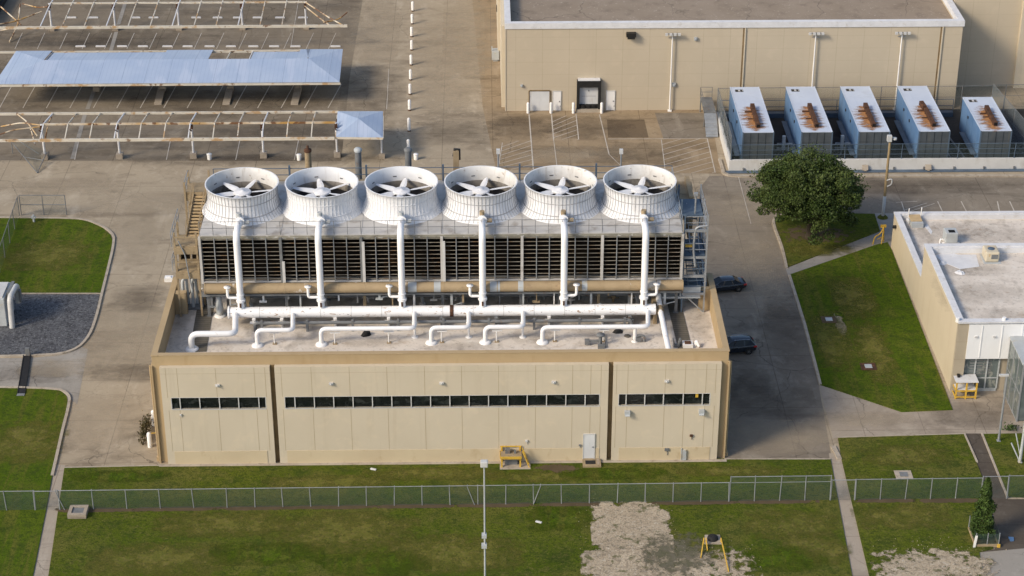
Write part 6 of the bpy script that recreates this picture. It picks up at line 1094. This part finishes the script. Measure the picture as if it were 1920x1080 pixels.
# ------------------------------------------------------------------ cars
def car(label, loc, rotz, wagon):
    t = thing('parked_car', label, 'car', loc, rotz, 'dark cars parked by the side road'); t.scale = (.77, .77, .77)
    if wagon: st = [(-2.25, .66, .45, .80), (-2.2, .80, .32, 1.02), (-1.9, .90, .26, 1.06), (-1.1, .925, .24, 1.05), (0, .93, .24, 1.03), (.9, .925, .24, 1.02), (1.45, .91, .25, .97), (1.95, .87, .27, .88), (2.2, .76, .32, .76), (2.28, .6, .4, .66)]; WB = 1.36; ZB = 1.02
    else: st = [(-2.4, .68, .45, .80), (-2.33, .82, .30, .97), (-2.0, .90, .24, 1.01), (-1.2, .92, .22, .97), (0, .925, .22, .95), (.9, .92, .22, .95), (1.5, .90, .23, .89), (2.05, .86, .25, .80), (2.33, .74, .3, .70), (2.42, .58, .38, .60)]; WB = 1.42; ZB = .95
    mb = MB(); vs = []; fs = []; m = 11
    for (x, w, zb, zt) in st:
        h = [(0, zb), (w * .86, zb), (w * .97, zb + .10), (w, zb + (zt - zb) * .55), (w * .965, zt - .07), (w * .86, zt)]
        ring = h + [(0, zt + .025)] + [(-a, b) for a, b in reversed(h[1:])]
        m = len(ring)
        for a, b in ring: vs.append((x, a, b))
    for i in range(len(st) - 1):
        for k in range(m): fs.append((i * m + k, i * m + (k + 1) % m, (i + 1) * m + (k + 1) % m, (i + 1) * m + k))
    fs += [tuple(range(m)), tuple(reversed(range((len(st) - 1) * m, len(st) * m)))]
    mb.add(vs, fs, True); body = mb.build('body', 'carpaint', t, True)
    sb = body.modifiers.new('smooth', 'SUBSURF'); sb.levels = 1; sb.render_levels = 2
    if wagon: lo = [(-2.1, .80), (-.9, .85), (.3, .84), (1.25, .74)]; hi = [(-1.62, .54, 1.50), (-.9, .60, 1.57), (.0, .60, 1.56), (.35, .55, 1.50)]
    else: lo = [(-1.85, .72), (-.8, .83), (.35, .83), (1.3, .72)]; hi = [(-1.0, .55, 1.38), (-.6, .61, 1.42), (.1, .61, 1.42), (.42, .56, 1.38)]
    gl = MB()
    for s in (-1, 1):
        for i in range(3):
            a, b, c, d = (lo[i][0], s * lo[i][1], ZB - .03), (lo[i + 1][0], s * lo[i + 1][1], ZB - .03), (hi[i + 1][0], s * hi[i + 1][1], hi[i + 1][2]), (hi[i][0], s * hi[i][1], hi[i][2])
            gl.quad(*((a, b, c, d) if s < 0 else (d, c, b, a)))
    for i in (0, 3): gl.quad((lo[i][0], -lo[i][1], ZB - .03), (lo[i][0], lo[i][1], ZB - .03), (hi[i][0], hi[i][1], hi[i][2]), (hi[i][0], -hi[i][1], hi[i][2]))
    gl.build('window', 'carglass', t, True)
    rf = MB(); xs = [(hi[0][0] - .03, hi[0][1], hi[0][2])] + [h for h in hi[1:3]] + [(hi[3][0] + .03, hi[3][1], hi[3][2])]; vs = []; fs = []
    for (x, w, z) in xs: vs += [(x, -w - .02, z), (x, -w * .7, z + .045), (x, 0, z + .06), (x, w * .7, z + .045), (x, w + .02, z)]
    for i in range(3):
        for k in range(4): fs.append((i * 5 + k, (i + 1) * 5 + k, (i + 1) * 5 + k + 1, i * 5 + k + 1))
    rf.add(vs, fs, True); rf.build('roof', 'carpaint', t, True)
    for sd_ in (-1, 1):
        for i in (0, 1, 2, 3): tr = MB(); tr.beam((lo[i][0], sd_ * (lo[i][1] + .005), ZB - .03), (hi[i][0], sd_ * (hi[i][1] + .008), hi[i][2]), .07, .05); tr.build('pillar', 'carpaint', t, True)
    ch = MB()
    for s in (-1, 1):
        for i in range(3): ch.beam((lo[i][0], s * (lo[i][1] + .02), ZB), (lo[i + 1][0], s * (lo[i + 1][1] + .02), ZB), .02, .025)
        if wagon: ch.beam((-1.5, s * .58, 1.60), (.2, s * .58, 1.63), .04, .04); ch.beam((lo[3][0], s * (lo[3][1] + .01), ZB), (hi[3][0], s * (hi[3][1] + .025), hi[3][2]), .03, .03)
        else:
            for i in range(3): ch.beam((hi[i][0], s * (hi[i][1] + .02), hi[i][2]), (hi[i + 1][0], s * (hi[i + 1][1] + .02), hi[i + 1][2]), .02, .02)
            ch.beam((lo[3][0], s * (lo[3][1] + .01), ZB), (hi[3][0], s * (hi[3][1] + .025), hi[3][2]), .02, .02)
    ch.build('trim', 'chrome', t, True)
    for sx in (-1, 1):
        for sy in (-1, 1):
            c = (sx * WB, sy * .80, .34); mb = MB(); n = 24; prof = [(.20, -.10), (.31, -.11), (.335, -.08), (.335, .08), (.31, .11), (.20, .10)]; vs = []; fs = []
            for (r, o) in prof:
                for k in range(n): a = 2 * math.pi * k / n; vs.append((c[0] + r * math.cos(a), c[1] + o, c[2] + r * math.sin(a)))
            for i in range(len(prof) - 1):
                for k in range(n): fs.append((i * n + k, i * n + (k + 1) % n, (i + 1) * n + (k + 1) % n, (i + 1) * n + k))
            mb.add(vs, fs, True); w = mb.build('wheel', 'rubber', t, True)
            mb = MB(); yo = c[1] + sy * .115; mb.cyl((c[0], c[1] - .05, c[2]), (c[0], c[1] + .05, c[2]), .2, 20)
            for k in range(7): a = 2 * math.pi * k / 7; mb.beam((c[0], yo - sy * .02, c[2]), (c[0] + .21 * math.cos(a), yo - sy * .02, c[2] + .21 * math.sin(a)), .05, .03)
            mb.cyl((c[0], yo - sy * .04, c[2]), (c[0], yo, c[2]), .05, 10); mb.build('rim', 'rim', w, True)
            mb = MB(); mb.cyl((c[0], sy * .70, .36), (c[0], sy * .915, .36), .40, 24); mb.build('wheel_arch', 'rubber', t, True)
    for sy in (-1, 1):
        x = st[1][0]; mb = MB(); mb.box(x - .03, x + .32, sy * .80 - .09, sy * .80 + .08, st[1][3] - .24, st[1][3] - .07); mb.build('tail_light', 'red', t, True, bevel=.02)
        x = st[-3][0]; mb = MB(); mb.box(x - .05, x + .22, sy * .72 - .12, sy * .72 + .10, .60, .74); mb.build('headlight', 'lens', t, True, bevel=.02)
        mb = MB(); mb.box(.95, 1.12, sy * .98 - .09, sy * .98 + .09, ZB + .02, ZB + .14); mb.build('mirror', 'carpaint', t, True, bevel=.03)
        for xx in (-.35, .55): mb = MB(); mb.box(xx, xx + .16, sy * .925 - .015, sy * .925 + .015, .80, .83); mb.build('door_handle', 'chrome', t, True)
    mb = MB(); mb.box(st[0][0] - .02, st[0][0] + .02, -.26, .26, .58, .70); mb.build('number_plate', 'coping', t, True)
    return t
hd = R(180 + 11); car('black saloon car nosing towards the ladder tower', (18.55, 26.4, .012), hd, False)
hd = R(180 + 7); car('black estate car with roof rails beside the pump house wall', (18.2, 15.8, .012), hd, True)
mb = MB(); mb.box(16.1, 17.0, 28.2, 28.3, .5, 1.1); mb.cyl((16.5, 28.3, 0), (16.5, 28.3, .6), .04, 6); tag(mb.build('small_sign', 'alum'), 'small pale blank sign board behind the black saloon car', 'sign')
# ------------------------------------------------------------------ plants
def leaves(name, parent, mat, pts, size, nrm_up=.4, seed=1, aspect=.6):
    rng = np.random.default_rng(seed); n = len(pts); P = np.asarray(pts, dtype=np.float64)
    a = rng.normal(size=(n, 3)); a /= np.linalg.norm(a, axis=1)[:, None]; b = rng.normal(size=(n, 3)); b[:, 2] *= (1 - nrm_up)
    b -= a * (a * b).sum(1)[:, None]; b /= np.linalg.norm(b, axis=1)[:, None]
    s = size * rng.uniform(.6, 1.25, size=(n, 1)); a *= s; b *= s * aspect
    V = np.stack([P - a, P - b * 1.0 + a * .1, P + a, P + b + a * .1], 1).reshape(-1, 3)
    off = rootloc(parent); V -= np.array(off)
    me = bpy.data.meshes.new(name); me.vertices.add(4 * n); me.vertices.foreach_set('co', V.ravel()); me.loops.add(4 * n); me.loops.foreach_set('vertex_index', np.arange(4 * n, dtype=np.int32)); me.polygons.add(n)
    me.polygons.foreach_set('loop_start', np.arange(0, 4 * n, 4, dtype=np.int32)); me.materials.append(M[mat]); me.update(calc_edges=True); me.validate()
    o = bpy.data.objects.new(name, me); COL.objects.link(o); o.parent = parent; return o
rng = np.random.default_rng(5)
base = Vector((27.3, 36.2, .05)); t = thing('oak_tree', 'broad dark green oak on the small lawn before the container yard', 'tree', tuple(base))
cen = np.array((26.85, 36.4, 4.7)); rad = np.array((5.0, 4.6, 3.25)); cl = []
while len(cl) < 205:
    d = rng.normal(size=3); d /= np.linalg.norm(d); q = rng.uniform(.35, 1.0) ** .6
    if d[2] < -.65: continue
    lump = 1 + .22 * mnoise.noise(Vector(d * 1.9) + Vector((3.1, 1.7, .4))) + .14 * mnoise.noise(Vector(d * 4.2)); p = cen + d * rad * q * lump * .93
    if p[2] < 1.1: continue
    if all(np.linalg.norm(p - c) > .5 for c in cl): cl.append(p)
for k in range(7):
    a = k * .9 + .3; cl.append(cen + np.array((math.cos(a) * 3.7, math.sin(a) * 3.5, -1.7 - .6 * (k % 2))))
cl.append(cen + np.array((3.9, -1.2, -2.6))); cl.append(cen + np.array((4.3, -.6, -1.3))); cl.append(cen + np.array((1.6, -3.4, -2.9))); cl.append(cen + np.array((.4, -3.6, -3.2)))
pts = []
for c in cl:
    r = rng.uniform(.42, .95); n = int(700 * r * r); d = rng.normal(size=(n, 3)); d /= np.linalg.norm(d, axis=1)[:, None]; pts.append(c + d * (rng.uniform(.3, 1.0, size=(n, 1)) ** .45) * r * np.array((1.05, 1.05, .72)))
d = rng.normal(size=(11000, 3)); d /= np.linalg.norm(d, axis=1)[:, None]; d[:, 2] = np.abs(d[:, 2]) * np.where(rng.uniform(size=11000) < .28, -.55, 1)
lm = np.array([1 + .22 * mnoise.noise(Vector(q * 1.9) + Vector((3.1, 1.7, .4))) + .2 * mnoise.noise(Vector(q * 5.)) for q in d])[:, None]
keep = np.array([mnoise.noise(Vector(q * 7.)) > -.08 for q in d]); pts.append((cen + d * rad * lm * (.80 + .22 * rng.uniform(size=(11000, 1))))[keep])
leaves('crown', t, 'leaf', np.concatenate(pts), .102, seed=3)
mb = MB(); fork = base + Vector((.0, .1, 1.5)); mb.tube([base - Vector((0, 0, .1)), base + Vector((.02, 0, .5)), fork], [.42, .31, .27], 12); mb.build('trunk', 'bark', t)
mb = MB()
for k in range(0, len(cl), 4):
    e = Vector(cl[k]); m1 = fork.lerp(e, .45) + Vector((0, 0, .25)); mb.tube([fork - Vector((0, 0, .2)), m1, e], [.14, .09, .03], 6)
mb.build('limb', 'bark', t)
pc = g(1845, 1026); base = Vector((pc.x - .05, pc.y + .9, .1)); t = thing('cypress_tree', 'slim conical cypress in the wire fenced planter', 'tree', tuple(base)); pts = []
for k in range(5200):
    u = rng.uniform() ** 1.15; z = .35 + 4.75 * u; r0 = .88 * (1 - u) ** .62 * min(1, .55 + u * 2.6) * (1 + .30 * mnoise.noise(Vector((z * 1.6, 5, 1))))
    a = rng.uniform(0, 6.283); rr = r0 * (.45 + .6 * rng.uniform() ** .6) * (1 + .38 * mnoise.noise(Vector((math.cos(a) * 1.6, math.sin(a) * 1.6, z * 1.5)))); pts.append((base.x + rr * math.cos(a), base.y + rr * math.sin(a), z))
leaves('crown', t, 'cypress', pts, .11, .1, 9, .45); mb = MB(); mb.tube([base, base + Vector((0, 0, 2.5)), base + Vector((0, 0, 4.6))], [.09, .06, .02], 8); mb.build('trunk', 'bark', t)
p0 = g(268, 835); p1 = g(279, 800); t = thing('thin_bush', 'thin brown climbing bush between the two bollards by the pump house', 'bush', tuple(p0)); pts = []
for k in range(420):
    u = rng.uniform(); q = p0.lerp(p1, u); pts.append((q.x + rng.normal() * .17, q.y + rng.normal() * .2, .1 + abs(rng.normal()) * .42 + .35 * math.sin(u * 3.1)))
leaves('foliage', t, 'bush', pts, .12, .2, 4); mb = MB(); mb.tube([p0, p0.lerp(p1, .5) + Vector((0, 0, .4)), p1 + Vector((0, 0, .2))], .03, 6); mb.build('stem', 'bark', t)
p = g(1895, 806); t = thing('small_weed', 'small green weed at the edge of the entrance walk', 'plant', tuple(p)); leaves('foliage', t, 'cypress', [(p.x + rng.normal() * .3, p.y + rng.normal() * .2, .1 + abs(rng.normal()) * .15) for k in range(120)], .1, .3, 6)
# stones and tufts along the ragged gravel edges
mb = MB()
for (px, py, sx, sy, n) in ((1120, 985, 1.6, 3.5, 60), (1240, 1000, 1.4, 3.0, 60), (1310, 1040, 3.0, 2.0, 80), (1745, 1030, 3.6, 1.6, 90)):
    c = g(px, py)
    for k in range(n):
        x = c.x + rng.normal() * sx * .6; y = c.y + rng.normal() * sy * .5; s = rng.uniform(.02, .05); a = rng.uniform(0, 3); vs = []
        for q in range(5): vs.append((x + s * math.cos(a + q * 1.26) * rng.uniform(.7, 1.2), y + s * math.sin(a + q * 1.26), .06))
        vs.append((x, y, .08 + s * .7)); mb.add(vs, [(q, (q + 1) % 5, 5) for q in range(5)])
tag(mb.build('loose_stones', 'shell', None, True), kind='stuff', label='loose pale stones at the edges of the gravel patches', cat='stones')
